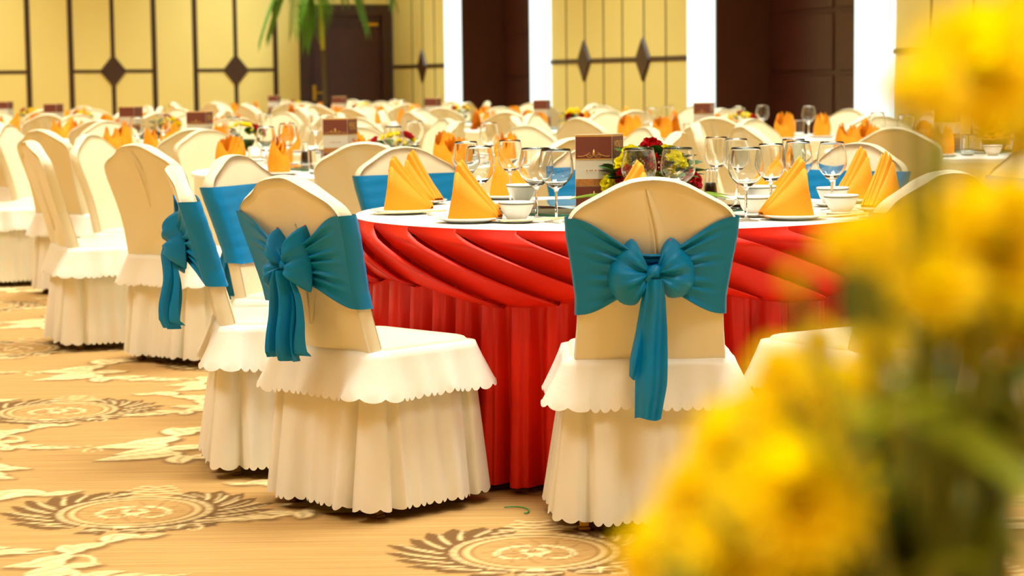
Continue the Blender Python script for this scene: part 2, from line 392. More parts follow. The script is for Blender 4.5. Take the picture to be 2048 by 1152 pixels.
# long wall with light strips (b = 0)
A_END = HA
wall_right = structure(hall_obj('wall_right', MB().box(-.2, A_END+.2, -.75, -.62, 0, CEIL), M['wood']), 'panelled cream wall with dark recesses and glowing light strips')
def rp(a0, a1, z0, z1, m='panel', name='panel', y0=-.62, y1=.0):
    return hall_obj(name, MB().bbox(a0, a1, y0, y1, z0, z1, .006), M[m], wall_right)
RR = 1.36
def r_section(a0, a1, lines, dia):
    cuts = [a0]+lines+[a1]
    for p0, p1 in zip(cuts[:-1], cuts[1:]):
        rp(p0+.012, p1-.012, 0, RR-.022); rp(p0+.012, p1-.012, RR+.022, CEIL)
    rp(a0, a1, RR-.022, RR+.022, 'wood', 'strip', -.60, .014)
    for l in lines: rp(l-.012, l+.012, 0, CEIL, 'wood', 'strip', -.60, .004)
    for d in dia:
        V = [(d-.19, .004, RR), (d, .004, RR-.235), (d+.19, .004, RR), (d, .004, RR+.235), (d-.17, .03, RR), (d, .03, RR-.21), (d+.17, .03, RR), (d, .03, RR+.21)]
        hall_obj('diamond', MB().add(V, [(3, 2, 1, 0), (4, 5, 6, 7)] + [(i, (i+1) % 4, (i+1) % 4+4, i+4) for i in range(4)]), M['wood'], wall_right)
def light_strip(n, a0, a1, label):
    o = hall_obj('trim_%d' % n, MB().bbox(a0, a1, -.62, .03, 0, CEIL, .01), M['strip']); structure(o, label)
def recess(a0, a1, door_at=None):
    rp(a0, a1, 2.9, CEIL, 'wood3', 'panel'); 
r_section(.02, 2.40, [.93, 1.41, 1.93], [1.41])
light_strip(1, 2.43, 3.03, 'glowing cool white light strip by the far recess, nearer the corner')
light_strip(2, 5.62, 6.22, 'glowing cool white light strip between far recess and diamond panels')
r_section(6.235, 9.975, [6.716, 7.27, 7.80, 8.318, 8.88, 9.427], [7.27, 8.88])
light_strip(3, 9.985, 10.55, 'glowing cool white light strip between diamond panels and wide recess')
light_strip(4, 13.28, 13.865, 'glowing cool white light strip just behind the yellow flowers')
r_section(13.885, 17.6, [14.44, 15.04, 15.6, 16.3, 16.9], [15.04])
light_strip(5, 17.62, 18.2, 'glowing cool white light strip outside the view')
r_section(18.22, 27.0, [20.0, 22.0, 24.0, 25.5], [22.0]); r_section(27.0, HA, [30., 33., 36.], [30.])
for n, (a0, a1) in enumerate(((3.03, 5.62), (10.55, 13.28))):
    rp(a0+.0, a0+.03, 0, CEIL, 'wood3', 'jamb', -.62, -.005)
    rp(a1-.03, a1, 0, CEIL, 'wood3', 'jamb', -.62, -.005)
    rp(a0+.03, a1-.03, 2.9, CEIL, 'wood3', 'lintel', -.62, -.02)
    w = a1-a0
    leaf_edges = [a0+.03, a0+.03+(w-.06)*.5, a1-.03]
    d = structure(hall_obj('door_%d' % (n+2), MB().box(a0+.03, a1-.03, -.61, -.56, 0, 2.9), M['wood2']),
                  ('dark double door deep in the far recess' if n == 0 else 'dark double door with brass pull in the wide recess'))
    for k in range(2):
        b0, b1 = leaf_edges[k]+.05, leaf_edges[k+1]-.05
        for z0, z1 in ((.1, .62), (.66, 1.18), (1.22, 1.74), (1.78, 2.3), (2.34, 2.85)):
            hall_obj('panel', MB().bbox(b0, b1, -.56, -.545, z0, z1, .006), M['wood2'], d)
    hall_obj('door_handle', MB().bbox(a1-.135, a1-.105, -.56, -.44, 1.5, 2.15, .01).bbox(a1-.24, a1-.1, -.47, -.44, 1.82, 1.86, .006), M['brass'], d)
    hall_obj('push_plate', MB().bbox(a1-.20, a1-.06, -.555, -.44, .85, 1.46, .006), M['wood'], d)

# ---------------------------------------------------------------- chairs
def smooth(x): x = np.clip(x, 0, 1); return x*x*(3-2*x)
HW = ([.38, .46, .55, .62, .70, .78, .83], [.198, .197, .189, .188, .199, .212, .215])
def wid(z): return np.interp(z, *HW)
TX = [0, .03, .06, .095, .125, .155, .18, .200, .211, .215]; TZ = [.932, .930, .925, .911, .894, .878, .865, .849, .831, .808]
_dx = np.linspace(-.235, .235, 471); _dz = np.interp(np.abs(_dx), TX, TZ)
_kr = np.exp(-(np.arange(-24, 25)/9.)**2); _kr /= _kr.sum()
_ds = np.convolve(np.pad(_dz, 24, 'edge'), _kr, 'valid'); _bl = smooth((.212-np.abs(_dx))/.02)
TX, TZ = _dx[235:], (_ds*_bl+_dz*(1-_bl))[235:]                # crown of the back, rounded off
def yc(z): return -.185-.25*(z-.45)-.10*(z-.45)**2
TH = .025
def back_mesh(seed, wr=.004):
    r = np.random.RandomState(seed); u = np.sin(np.linspace(-1, 1, 37)*PI/2); v = np.linspace(0, 1, 19)
    U, Vv = np.meshgrid(u, v, indexing='ij')
    X0 = U*.215; zt = np.interp(np.abs(X0), TX, TZ); Z = .40+Vv*(zt-.40); X = U*wid(Z)
    sc = .974; Xs = X*sc; Zs = .62+(Z-.62)*sc
    ph = r.uniform(0, 6, 4)
    wrk = wr*(np.sin(X*38+Z*16+ph[0])*smooth((Z-.72)/.15) + .8*np.sin(X*22-Z*25+ph[1])*smooth((.62-Z)/.12))*(1-np.abs(U)**4)
    mb = MB()
    front = np.stack([X*.986, yc(Z)+TH*.9+.007*(1-U**4)*(1-Vv**6)+wrk*.4, .62+(Z-.62)*.986], -1); rear = np.stack([Xs, yc(Z)-TH-wrk, Zs], -1)
    mb.grid(front, flip=True); n = len(mb.V); mb.grid(rear)
    nu, nv = U.shape
    per = [(0, j) for j in range(nv)] + [(i, nv-1) for i in range(1, nu)] + [(nu-1, j) for j in range(nv-2, -1, -1)]
    ring = [(X[i, j], yc(Z[i, j]), Z[i, j]) for i, j in per]; m0 = len(mb.V)
    ringF = [(X[i, j]*.992, yc(Z[i, j])+TH*.66, .62+(Z[i, j]-.62)*.995) for i, j in per]
    ringR = [(X[i, j]*.992, yc(Z[i, j])-TH*.72, .62+(Z[i, j]-.62)*.992) for i, j in per]
    k = len(per); mb.V += ring+ringF+ringR
    for a in range(k-1):
        fa, fb = per[a][0]*nv+per[a][1], per[a+1][0]*nv+per[a+1][1]
        mb.F += [(fa, fb, m0+k+a+1, m0+k+a), (m0+k+a, m0+k+a+1, m0+a+1, m0+a), (m0+a, m0+a+1, m0+2*k+a+1, m0+2*k+a), (m0+2*k+a, m0+2*k+a+1, n+fb, n+fa)]
    return mb
def slit_mesh(z0, z1, lean):
    """the overlapped opening down the back of a cover: two raised lips with a gap"""
    mb = MB(); t = np.linspace(0, 1, 14)
    for s, off in ((-1, 0), (1, .004)):
        P = []
        for k in t:
            z = z0+(z1-z0)*k; x = lean*(k-.5)+.010*math.sin(k*PI*1.3); wd = .012*math.sin(PI*k)**.7+.0005; y = yc(z)-TH-.0005
            P.append([(x+s*.001, y-.0005, z), (x+s*(.002+.1*wd), y-.007*math.sin(PI*k)-off*.5, z), (x+s*(.002+.5*wd), y-.005*math.sin(PI*k), z), (x+s*(.004+wd*1.6), y+.001, z)])
        mb.grid(P, flip=(s > 0))
    return mb
def perimeter(n, hx=.208, y0=-.205, y1=.18, rc=.045):
    """points and outward normals round a rounded rectangle, starting mid back, counter-clockwise seen from above"""
    segs = []
    cs = [(hx-rc, y0+rc, -90), (hx-rc, y1-rc, 0), (-hx+rc, y1-rc, 90), (-hx+rc, y0+rc, 180)]
    pts = [(0, y0, 0, -1)]
    for (cx, cy, a0) in cs:
        for k in range(9):
            a = math.radians(a0+90*k/8); pts.append((cx+rc*math.cos(a), cy+rc*math.sin(a), math.cos(a), math.sin(a)))
    pts.append((0, y0, 0, -1)); pts = np.array(pts)
    L = np.concatenate([[0], np.cumsum(np.hypot(*np.diff(pts[:, :2], axis=0).T))])
    s = np.linspace(0, L[-1], n, endpoint=False)
    q = np.stack([np.interp(s, L, pts[:, i]) for i in range(4)], -1); nn = np.hypot(q[:, 2], q[:, 3]); q[:, 2] /= nn; q[:, 3] /= nn
    corners = [L[1+9*i+4] for i in range(4)]
    return q, s, L[-1], corners
def ruffle_mesh(seed):
    r = np.random.RandomState(seed); N = 58*6; q, s, L, cor = perimeter(N)
    ph = r.uniform(0, 6, 5); vs = np.array([0, .06, .2, .4, .6, .8, .93, 1.0])
    scal = np.abs(np.sin(np.arange(N)/6*PI))**.7
    wave = .5*np.sin(s/L*2*PI*7+ph[0])+.35*np.sin(s/L*2*PI*11+ph[1])+.3*np.sin(s/L*2*PI*17+ph[2])
    P = np.zeros((N, len(vs), 3)); cfl = sum(np.exp(-((s-c)/.06)**2) for c in cor)
    for j, v in enumerate(vs):
        out = .012+.044*v**1.15+.016*v*cfl+.013*wave*v
        if j == 0: out = -.03
        z = .462-.128*v+.006*wave*v+.008*cfl*v*0
        z = z-(.011*scal if v == 1 else 0)+ (0.004 if v==1 else 0)
        P[:, j, 0] = q[:, 0]+q[:, 2]*out; P[:, j, 1] = q[:, 1]+q[:, 3]*out; P[:, j, 2] = z
    return MB().grid(P, cu=True, flip=True)
def skirt_mesh(seed):
    r = np.random.RandomState(seed+50); N = 60*6; q, s, L, cor = perimeter(N)
    ph = r.uniform(0, 6, 5); vs = np.array([0, .15, .3, .45, .6, .75, .88, .97, 1.0])
    scal = np.abs(np.sin(np.arange(N)/6*PI))**.7
    wave = .5*np.sin(s/L*2*PI*5+ph[0])+.3*np.sin(s/L*2*PI*9+ph[1])+.3*np.sin(s/L*2*PI*14+ph[2])
    crease = np.zeros(N); bulge = np.zeros(N)
    for c in cor:                                              # box pleat at each corner: two deep creases with a roll between
        for d in (-.055, .035): crease += np.exp(-((s-c-d)/.011)**2)
        bulge += np.exp(-((s-c-.08)/.03)**2)+np.exp(-((s-c+.095)/.028)**2)*.8
    P = np.zeros((N, len(vs), 3))
    for j, v in enumerate(vs):
        out = .006+.042*v+(.013*wave+.006*np.sin(s/L*2*PI*23+ph[3]))*v-.048*crease*(.3+.7*v)+.014*bulge*v
        z = .43-.395*v-(.010*scal if v == 1 else 0)+(.004 if v == 1 else 0)
        P[:, j, 0] = q[:, 0]+q[:, 2]*out; P[:, j, 1] = q[:, 1]+q[:, 3]*out; P[:, j, 2] = z
    return MB().grid(P, cu=True, flip=True)
def seat_mesh():
    n = 72; q, s, L, cor = perimeter(n, .207, -.20, .179, .05)
    rings = [(1.0, .40), (1.0, .445), (.985, .458), (.95, .466), (.9, .469), (.6, .476), (.3, .479), (.001, .480)]
    P = np.zeros((n, len(rings), 3))
    for j, (k, z) in enumerate(rings): P[:, j] = np.c_[q[:, 0]*k, (q[:, 1]+.011)*k-.011, np.full(n, z)]
    return MB().grid(P, cu=True, flip=True)
def leg_mesh(sx, sy):
    x, y = sx*.172, sy*.15-.02
    return MB().bbox(x-.013, x+.013, y-.013, y+.013, .0, .41, .003).bbox(x-.016, x+.016, y-.016, y+.016, .0, .012, .003)
COVER = [(back_mesh(i, .0055+.001*i).mesh('back_cover', M['cover']), slit_mesh(*(((.56, .80, .03), (.66, .90, -.02), (.52, .80, .05))[i])).mesh('back_opening', M['cover']),
          ruffle_mesh(i).mesh('ruffle', M['satin_cover']), skirt_mesh(i).mesh('skirt', M['satin_cover'])) for i in range(3)]
SEAT = seat_mesh().mesh('seat_cover', M['cover'])
LEGS = [leg_mesh(a, b).mesh('leg', M['legmetal'], False) for a in (-1, 1) for b in (-1, 1)]
GOLDLEG = leg_mesh(-1, -1).mesh('leg', M['brass'], False)
# sash band wrapped round the back, gathered to a knot behind
def sash_mesh():
    loop = [('f', x) for x in np.linspace(1, -1, 13)] + [('e', (-1, a)) for a in (.5, -.5)] + [('r', x) for x in np.concatenate([-np.cos(np.linspace(0, PI/2, 16)), np.sin(np.linspace(0, PI/2, 16))[1:]])] + [('e', (1, a)) for a in (-.5, .5)]
    H = np.linspace(0, 1, 49); P = []
    for k, u in loop:
        row = []
        for h in H:
            if k == 'f':
                z = .572+.258*h; x = u*(wid(z)*.975+.004); y = yc(z)+TH+.013*(1-.6*u**4)+.0008*math.sin(h*40+u*3)
            elif k == 'e':
                z = .574+.255*h; x = u[0]*(wid(z)+.006); y = yc(z)+u[1]*TH*1.2
            else:
                qx = smooth(abs(u)*1.08-.04); lo, hi = .648-.072*qx, .735+.093*qx
                z = lo+(hi-lo)*h; x = u*(wid(z)*.975+.004)
                rip = math.sin(h*2*PI*6.5+.8*u)+.7*math.sin(h*2*PI*9.7+2*u)
                y = yc(z)-TH-.008-(.0085*(1-qx)+.0002)*(1+rip)-.012*(1-qx)
            row.append((x, y, z))
        P.append(row)
    return MB().grid(P, cu=True)
SASH = sash_mesh().mesh('sash', M['blue'])
PXM = 5.45/4200
KX, KZ = 0.0, .688
KY = float(yc(KZ))-TH-.03
def resample(pts, n):
    pts = np.array(pts, float); d = np.concatenate([[0], np.cumsum(np.hypot(*np.diff(pts, axis=0).T))]); s = np.linspace(0, d[-1], n)
    q = np.c_[np.interp(s, d, pts[:, 0]), np.interp(s, d, pts[:, 1])]
    for _ in range(1): q[1:-1] = .25*q[:-2]+.5*q[1:-1]+.25*q[2:]
    return q
def loop_mesh(out, knot, bulge, seed, ridges=3):
    """one loop of a bow: a pouch of cloth running from the knot to a ragged outline (pixels right/down from the knot, on the chair back)"""
    r = np.random.RandomState(seed); q = resample(out, 30); n, m = 30, 12
    F = np.zeros((n, m, 3)); B = np.zeros((n, m, 3)); ph = r.uniform(0, 6)
    for i in range(n):
        t = i/(n-1)
        for j in range(m):
            v = j/(m-1); x = (knot[0]+(q[i, 0]-knot[0])*v)*PXM; z = -(knot[1]+(q[i, 1]-knot[1])*v)*PXM
            across = math.sin(PI*t)**.6
            b = bulge*across*math.sin(PI*min(1, .12+.88*v)**1.15)**.8
            rid = (.010*math.sin(t*2*PI*ridges+ph+1.2*v)+.006*math.sin(t*2*PI*(ridges*2+1)+2*ph))*across*math.sin(PI*v)**.5
            slope = .24*z
            F[i, j] = (x, -b-rid-slope*0, z); B[i, j] = (x, .012*(1-v)+.004, z)
    mb = MB(); mb.grid(F, flip=False); mb.grid(B, flip=True)
    # close the rim
    for i in range(n-1):
        a, b2 = i*m+m-1, (i+1)*m+m-1; mb.F.append((a, b2, n*m+b2, n*m+a))
    return mb
def tail_mesh(rows, seed, folds=2.5, amp=.012, depth0=-.02):
    """a hanging sash end: rows of (left, right, down) in pixels from the knot"""
    r = np.random.RandomState(seed); ph = r.uniform(0, 6); rows = np.array(rows, float); tt = np.linspace(0, 1, 22)
    k = np.linspace(0, 1, len(rows)); P = []
    for t in tt:
        l, rr, d = (np.interp(t, k, rows[:, i]) for i in range(3)); row = []
        for c in np.linspace(0, 1, 19):
            x = (l+(rr-l)*c)*PXM
            y = depth0-.012*math.sin(PI*c)-amp*math.sin(c*2*PI*folds+ph+t*1.1)*min(1, .4+t)-.006*math.sin(t*9+c*2)
            z = -(d+4*math.sin(c*PI*2+ph)*(t > .9))*PXM
            row.append((x, y, z))
        P.append(row)
    return MB().grid(P)
def bow_parts(kind):
    P = {}
    if kind == 'a':
        P['loops'] = [loop_mesh([(-8, -10), (-22, -44), (-38, -72), (-62, -48), (-84, -10), (-86, 28), (-62, 62), (-30, 66), (-10, 22)], (-4, 0), .052, 1),
                      loop_mesh([(8, -8), (18, -50), (36, -72), (60, -50), (82, -16), (84, 22), (64, 48), (30, 52), (10, 16)], (6, 0), .05, 4)]
        P['tails'] = [tail_mesh([(-12, 20, 10), (-16, 24, 50), (-26, 27, 110), (-32, 27, 165), (-36, 26, 215), (-37, 14, 285)], 3, 1.6, .010, -.03),
                      tail_mesh([(-14, 4, 12), (-24, 2, 60), (-34, -8, 120), (-46, -14, 170), (-47, -22, 205)], 8, 1.2, .008, -.012)]
        pins = [(-38, -70), (36, -70)]
    else:
        P['loops'] = [loop_mesh([(-6, -10), (-18, -40), (-44, -84), (-56, -50), (-62, -8), (-66, 40), (-52, 78), (-28, 60), (-10, 22)], (-4, 0), .062, 5),
                      loop_mesh([(6, -8), (18, -46), (46, -92), (54, -50), (56, -8), (58, 30), (54, 58), (28, 44), (10, 16)], (4, 0), .062, 7)]
        P['tails'] = [tail_mesh([(-14, 12, 8), (-30, 24, 35), (-44, 38, 80), (-48, 44, 130), (-48, 46, 175), (-46, 46, 192)], 2, 2.6, .026, -.04),
                      tail_mesh([(-4, 20, 14), (6, 40, 60), (4, 54, 120), (2, 56, 175), (0, 56, 186)], 9, 1.4, .02, -.02)]
        pins = [(-44, -82), (46, -90)]
    kn = MB(); n = 14; pr = []
    for i in range(n):
        a = 2*PI*i/n; row = []
        for j in range(9):
            b = -PI/2+PI*j/8; row.append((.024*math.cos(b)*math.cos(a)+.003*math.sin(5*b), -.022-.020*math.sin(a)*math.cos(b)*-1-.004*math.sin(a*3+b*4), .022*math.sin(b)+.008*math.cos(a)*math.cos(b)))
        pr.append(row)
    kn.grid(pr, cu=True)
    P['knot'] = kn; P['pins'] = pins
    return P
BOW = {}
for k in 'ab':
    p = bow_parts(k)
    BOW[k] = dict(loops=[m.mesh('bow_loop', M['blue']) for m in p['loops']], tails=[m.mesh('bow_tail', M['blue']) for m in p['tails']], knot=p['knot'].mesh('bow_knot', M['blue']), pins=p['pins'])
PIN = MB().lathe([(0, -.003), (.002, -.002), (.003, 0), (.002, .002), (0, .003)], 8).mesh('pin', M['pin'])

HOURS = ['twelve', 'one', 'two', 'three', 'four', 'five', 'six', 'seven', 'eight', 'nine', 'ten', 'eleven']
def hour(deg): return HOURS[int(round(((90-deg) % 360)/30)) % 12]
def chair(loc, face, variant=0, legs=True, sash=None, label=None, group=None, slit=True, goldfoot=False):
    t = empty('banquet_chair', (loc[0], loc[1], 0), face-PI/2)
    tag(t, label, 'chair', group)
    b, s, r, k = COVER[variant]
    bk = ob('back_cover', b, t)
    if slit: ob('back_opening', s, bk)
    ob('seat_cover', SEAT, t); ob('ruffle', r, t); ob('skirt', k, t)
    if legs:
        for i, lm in enumerate(LEGS):
            l = ob('leg', GOLDLEG if goldfoot and i == 0 else lm, t)
            if goldfoot and i == 0: l['label'] = 'bright gold chair leg'
    if sash:
        ob('sash', SASH, t)
        bw = ob('bow', BOW[sash]['knot'], t, (KX, KY, KZ)); bw['label'] = 'shiny blue bow knotted on the sash'
        for lm in BOW[sash]['loops']: ob('bow_loop', lm, bw)
        for tm in BOW[sash]['tails']: ob('bow_tail', tm, bw)
        for (px, pz) in BOW[sash]['pins']: ob('pin', PIN, bw, (px*.97*PXM, -.006, -(pz+7)*PXM))['label'] = 'tiny red pin head'
    return t

# ---------------------------------------------------------------- tables
TR = .85
T1 = (.355, 6.65)
def tabletop_mesh(R=TR, z=.76, drop=.02):
    return MB().lathe([(0, z-.03), (R-.02, z-.03), (R-.002, z-drop), (R+.002, z-.010), (R+.0005, z-.003), (R-.006, z), (R*.5, z), (0, z)], 96)
def hanging_mesh(R, seed, zt=.752, zb=.02, folds=14, amp=.022, sharp=False, N=480):
    r = np.random.RandomState(seed); a = np.linspace(0, 2*PI, N, endpoint=False); vs = np.linspace(0, 1, 9); ph = r.uniform(0, 6, 6)
    wv = .5*np.sin(folds*a+ph[0]+.6*np.sin(3*a+ph[3]))+.35*np.sin(folds*1.6//1*a+ph[1]+.5*np.sin(5*a))+.25*np.sin((folds*2+3)*a+ph[2])
    if sharp:
        th = folds*a/2+.9*np.sin(3*a+ph[0])+.5*np.sin(7*a+ph[1])
        wv = .9-2.1*np.abs(np.cos(th))**5-.5*np.abs(np.sin(th*2+.6))**9
    P = np.zeros((N, 9, 3))
    for j, v in enumerate(vs):
        rr = R+.012*v+amp*wv*(.15+.85*v**.8); P[:, j] = np.c_[rr*np.cos(a), rr*np.sin(a), np.full(N, zt+(zb-zt)*v)]
    return MB().grid(P, cu=True, flip=True)
TOPW = tabletop_mesh().mesh('table_top_cloth', M['cloth'])
PED = MB().lathe([(0, 0), (.3, 0), (.3, .02), (.06, .05), (.04, .1), (.04, .70), (.2, .728), (0, .728)], 20).mesh('pedestal', M['legmetal'])
t = empty('round_table', (T1[0], T1[1], 0))
tag(t, 'round table with white top and red swagged satin skirt', 'table')
ob('table_top_cloth', TOPW, t); ob('pedestal', PED, t)
sk = ob('table_skirt', hanging_mesh(TR-.045, 4, .72, .022, 46, .040, True, 1100).mesh('table_skirt', M['red']), t); sk['label'] = 'pleated deep red satin skirt'
NF = 27; DA = 2*PI/NF
def swag_fold(k):
    a0 = math.radians(-63.5)+k*DA; us = np.concatenate([np.linspace(0, .9, 13), [.95, .985, 1.0]]); nv = 18; P = []
    for u in us:
        row = []; a_top = a0+u*DA
        # bottom depth depends on where the strip ends up
        dep = .2
        for _ in range(4):
            ab = a_top+math.radians(max(0, dep-.012)/.0056); dep = .195-.026*math.cos((ab+math.radians(55))*6)
        for j in range(nv):
            v = j/(nv-2) if j < nv-1 else 1.0; d = dep*v
            al = a_top+math.radians(max(0, d-.012)/.0056)
            A = .054*smooth((d-.004)/.045)*(1-.3*v)
            sag = .012*math.sin(PI*v)
            rr = TR+.004+A*u**1.25+sag
            if u > .96: rr -= A*(.0 if u < .99 else .55)
            z = .7565-d
            if v > .86: rr -= .03*((v-.86)/.14)**2
            if j == nv-1: rr -= .03; z += .012
            row.append((rr*math.sin(al), -rr*math.cos(al), z))
        P.append(row)
    return MB().grid(P)
for k in range(NF): ob('swag_fold', swag_fold(k).mesh('swag_fold', M['red']), t)

# ---- red-skirt table: ten chairs with blue sashes
def seat_pos(c, deg, r): a = math.radians(deg); return (c[0]+r*math.cos(a), c[1]+r*math.sin(a))
def face_to(p, c): return math.atan2(c[1]-p[1], c[0]-p[0])
T1CH = [(270, 1.06, 'a', 1, 'cream chair seen squarely from behind, blue bow with one long narrow tail'),
        (228, 1.09, 'b', 2, 'cream chair turned three-quarter, blue bow with broad folded tail, whole seat visible'),
        (191, 1.075, 'b', 0, 'cream chair seen edge-on from the side, blue bow bulging behind it'),
        (156, 1.11, 'b', 1, 'cream chair with straight blue band across its front, behind the edge-on chair'),
        (121.5, 1.13, 'b', 0, 'cream chair with blue band facing camera behind the paired standing napkins'),
        (90, 1.13, 'b', 2, 'blue-banded cream chair hidden behind the menu card and rose centrepiece'),
        (50, 1.13, 'b', 1, 'cream chair with blue band facing camera behind the wine glasses and spoon'),
        (16, 1.13, 'b', 0, 'blue-banded cream chair mostly behind the upper yellow blooms'),
        (340, 1.13, 'b', 2, 'blue-banded cream chair at the frame edge behind the yellow blooms'),
        (303, 1.10, 'a', 0, 'cream chair with white seat corner showing through beside the yellow blooms')]
for deg, r, sash, var, lab in T1CH:
    p = seat_pos(T1, deg, r)
    chair(p, face_to(p, T1)-(.04 if deg == 228 else 0), var, True, sash, lab, 'blue-sashed chairs round the red-skirted table', slit=deg in (270, 228), goldfoot=(deg == 270))

# ---- the other tables: white cloths, plain chairs
TABLES = [('second table of the red-skirt row', (-.66, 10.0)), ('third table of the red-skirt row', (-1.75, 12.9)), ('fourth table of the red-skirt row', (-2.72, 15.9)),
          ('fifth table of the red-skirt row', (-3.95, 18.9)), ('sixth table of the red-skirt row', (-5.1, 21.9)),
          ('front table of the light-strip row', (2.5, 11.3)), ('second table of the light-strip row', (1.48, 14.4)), ('third table of the light-strip row', (.42, 17.4)),
          ('fourth table of the light-strip row', (-.6, 20.4)), ('fifth table of the light-strip row', (-1.75, 23.5)), ('last table of the light-strip row', (-2.8, 26.4))]
WHANG = [hanging_mesh(TR-.012, 11+i, .75, .02, 11, .016).mesh('cloth_drop', M['cover']) for i in range(2)]
OFFS = [3, 9, 15, 22, 5, 28, 11, 1, 18, 7, 25]
SEATS = []
for i, (nm, c) in enumerate(TABLES):
    t = empty('round_table', (c[0], c[1], 0), .7*i)
    tag(t, 'round table under a floor-length white cloth, ' + nm, 'table', 'white banquet tables')
    ob('table_top_cloth', TOPW, t); ob('cloth_drop', WHANG[i % 2], t); ob('pedestal', PED, t)
    if i == 0: ring = [(273, 1.12), (236, 1.24), (203, 1.28), (165, 1.15), (130, 1.15), (97, 1.14), (60, 1.15), (24, 1.15), (346, 1.15), (309, 1.15)]
    elif i == 1: ring = [(272, 1.14), (237, 1.2), (199, 1.25), (165, 1.15), (130, 1.15), (97, 1.14), (60, 1.15), (24, 1.15), (346, 1.15), (309, 1.15)]
    else: ring = [((OFFS[i]+36*k+rnd.uniform(-2, 2)) % 360, 1.13+rnd.uniform(0, .05)) for k in range(10)]
    used = set()
    for j, (deg, r) in enumerate(ring):
        p = seat_pos(c, deg, r); h = hour(deg)
        if not -.29 < p[0]/p[1] < .275: continue                 # stands wholly outside the photograph
        if h in used:
            alt = HOURS[(HOURS.index(h)+1) % 12]
            h = alt if alt not in used else HOURS[(HOURS.index(h)-1) % 12]
        used.add(h)
        away = math.sin(math.radians(deg))
        view = 'seen from behind' if away < -.5 else ('facing the camera' if away > .5 else 'seen side-on')
        SEATS.append((i, nm, c, deg, h))
        chair(p, face_to(p, c)+rnd.uniform(-.06, .06), (i+j) % 3, i in (0, 1, 5, 6), None, 'plain cream chair %s, %s-o\'clock seat of the %s' % (view, h, nm.replace('the ', '')), 'plain covered chairs', slit=away < -.2)

# ---------------------------------------------------------------- tableware
def napkin_tent():
    """pyramid-folded napkin: pleated ridge running from the tall tip down to the toe"""
    ts = np.linspace(0, 1, 15); P = []
    for t in ts:
        h = .160*(1-max(0, t-.07)/.93)**.9+.012+.006*min(1, t/.07); x = -.042+.140*t-.004*math.sin(PI*t); b = .040*(1-.55*t)+.006
        bow = .010*math.sin(PI*t); hh = h
        lean = .010*(1-t)**2
        row = [(x-.004, -b-bow, 0.0), (x+lean*.5, -b*.62-bow-.003, hh*.45), (x+lean, -.016, hh*.90), (x+lean+.003, -.013, hh*.955), (x+lean, -.010, hh*.90), (x+lean-.008, -.006, hh*.72),
               (x+lean+.004, -.003, hh*.985), (x+lean+.006, 0, hh), (x+lean+.004, .003, hh*.985), (x+lean-.008, .006, hh*.72), (x+lean, .010, hh*.90), (x+lean+.003, .013, hh*.955), (x+lean, .016, hh*.90),
               (x+lean*.5, b*.62+bow+.003, hh*.45), (x-.004, b+bow, 0.0)]
        P.append(row)
    mb = MB().grid(P)
    # outer layer reaching part way up each side, its edge parallel to the ridge
    for s in (-1, 1):
        Q = []
        for t in ts:
            h = .160*(1-max(0, t-.07)/.93)**.9+.012+.006*min(1, t/.07); x = -.042+.140*t-.004*math.sin(PI*t); b = .040*(1-.55*t)+.006; bow = .010*math.sin(PI*t); lean = .010*(1-t)**2
            k = .80
            Q.append([(x-.006, s*(b+bow+.004), 0), (x+lean*.5, s*(b*.62+bow+.0075), h*.45), (x+lean*.9, s*(.022+.003), h*k), (x+lean*.9, s*.0195, h*k)])
        mb.grid(Q, flip=(s < 0))
    return mb
def napkin_fan(seed):
    """rolled mitre napkin with two standing points"""
    r = np.random.RandomState(seed); mb = MB()
    for lay, (R0, hs, off) in enumerate(((.050, .115, 0), (.040, .125, .9), (.028, .13, 1.9))):
        P = []; n = 30
        for i in range(n):
            a = 2*PI*i/n; tip = .5+.5*math.cos(2*a+off)
            top = hs*(.62+.5*tip**1.4); rad = R0*(1+.09*math.sin(5*a+seed)); row = []
            for v in np.linspace(0, 1, 7): row.append((rad*(1+.22*math.sin(PI*v*.8)-.30*v)*math.cos(a)*1.15, rad*(1+.22*math.sin(PI*v*.8)-.30*v)*math.sin(a)*.75, top*v))
            P.append(row)
        mb.grid(P, cu=True, flip=True)
    return mb
NAP = napkin_tent().mesh('napkin', M['orange']); FAN = [napkin_fan(i).mesh('napkin', M['orange']) for i in range(3)]
PLATE = MB().lathe([(0, .004), (.05, .004), (.055, .0), (.06, .0), (.075, .006), (.098, .013), (.1, .0155), (.097, .0165), (.075, .010), (.06, .007), (0, .007)], 36).mesh('plate', M['porcelain'])
SAUCER = MB().lathe([(0, .003), (.03, 0), (.036, .0), (.06, .009), (.068, .012), (.067, .014), (.05, .009), (.035, .006), (0, .006)], 28).mesh('saucer', M['porcelain'])
BOWL = MB().lathe([(0, .003), (.022, 0), (.026, .0), (.028, .006), (.040, .022), (.049, .044), (.0525, .056), (.051, .0565), (.047, .044), (.036, .022), (.02, .010), (0, .009)], 32).mesh('bowl', M['porcelain'])
BRIM = MB().lathe([(.0504, .0485), (.0518, .0485), (.0532, .0525), (.0518, .0525), (.0504, .0485)], 32).mesh('rim_band', M['rim'])
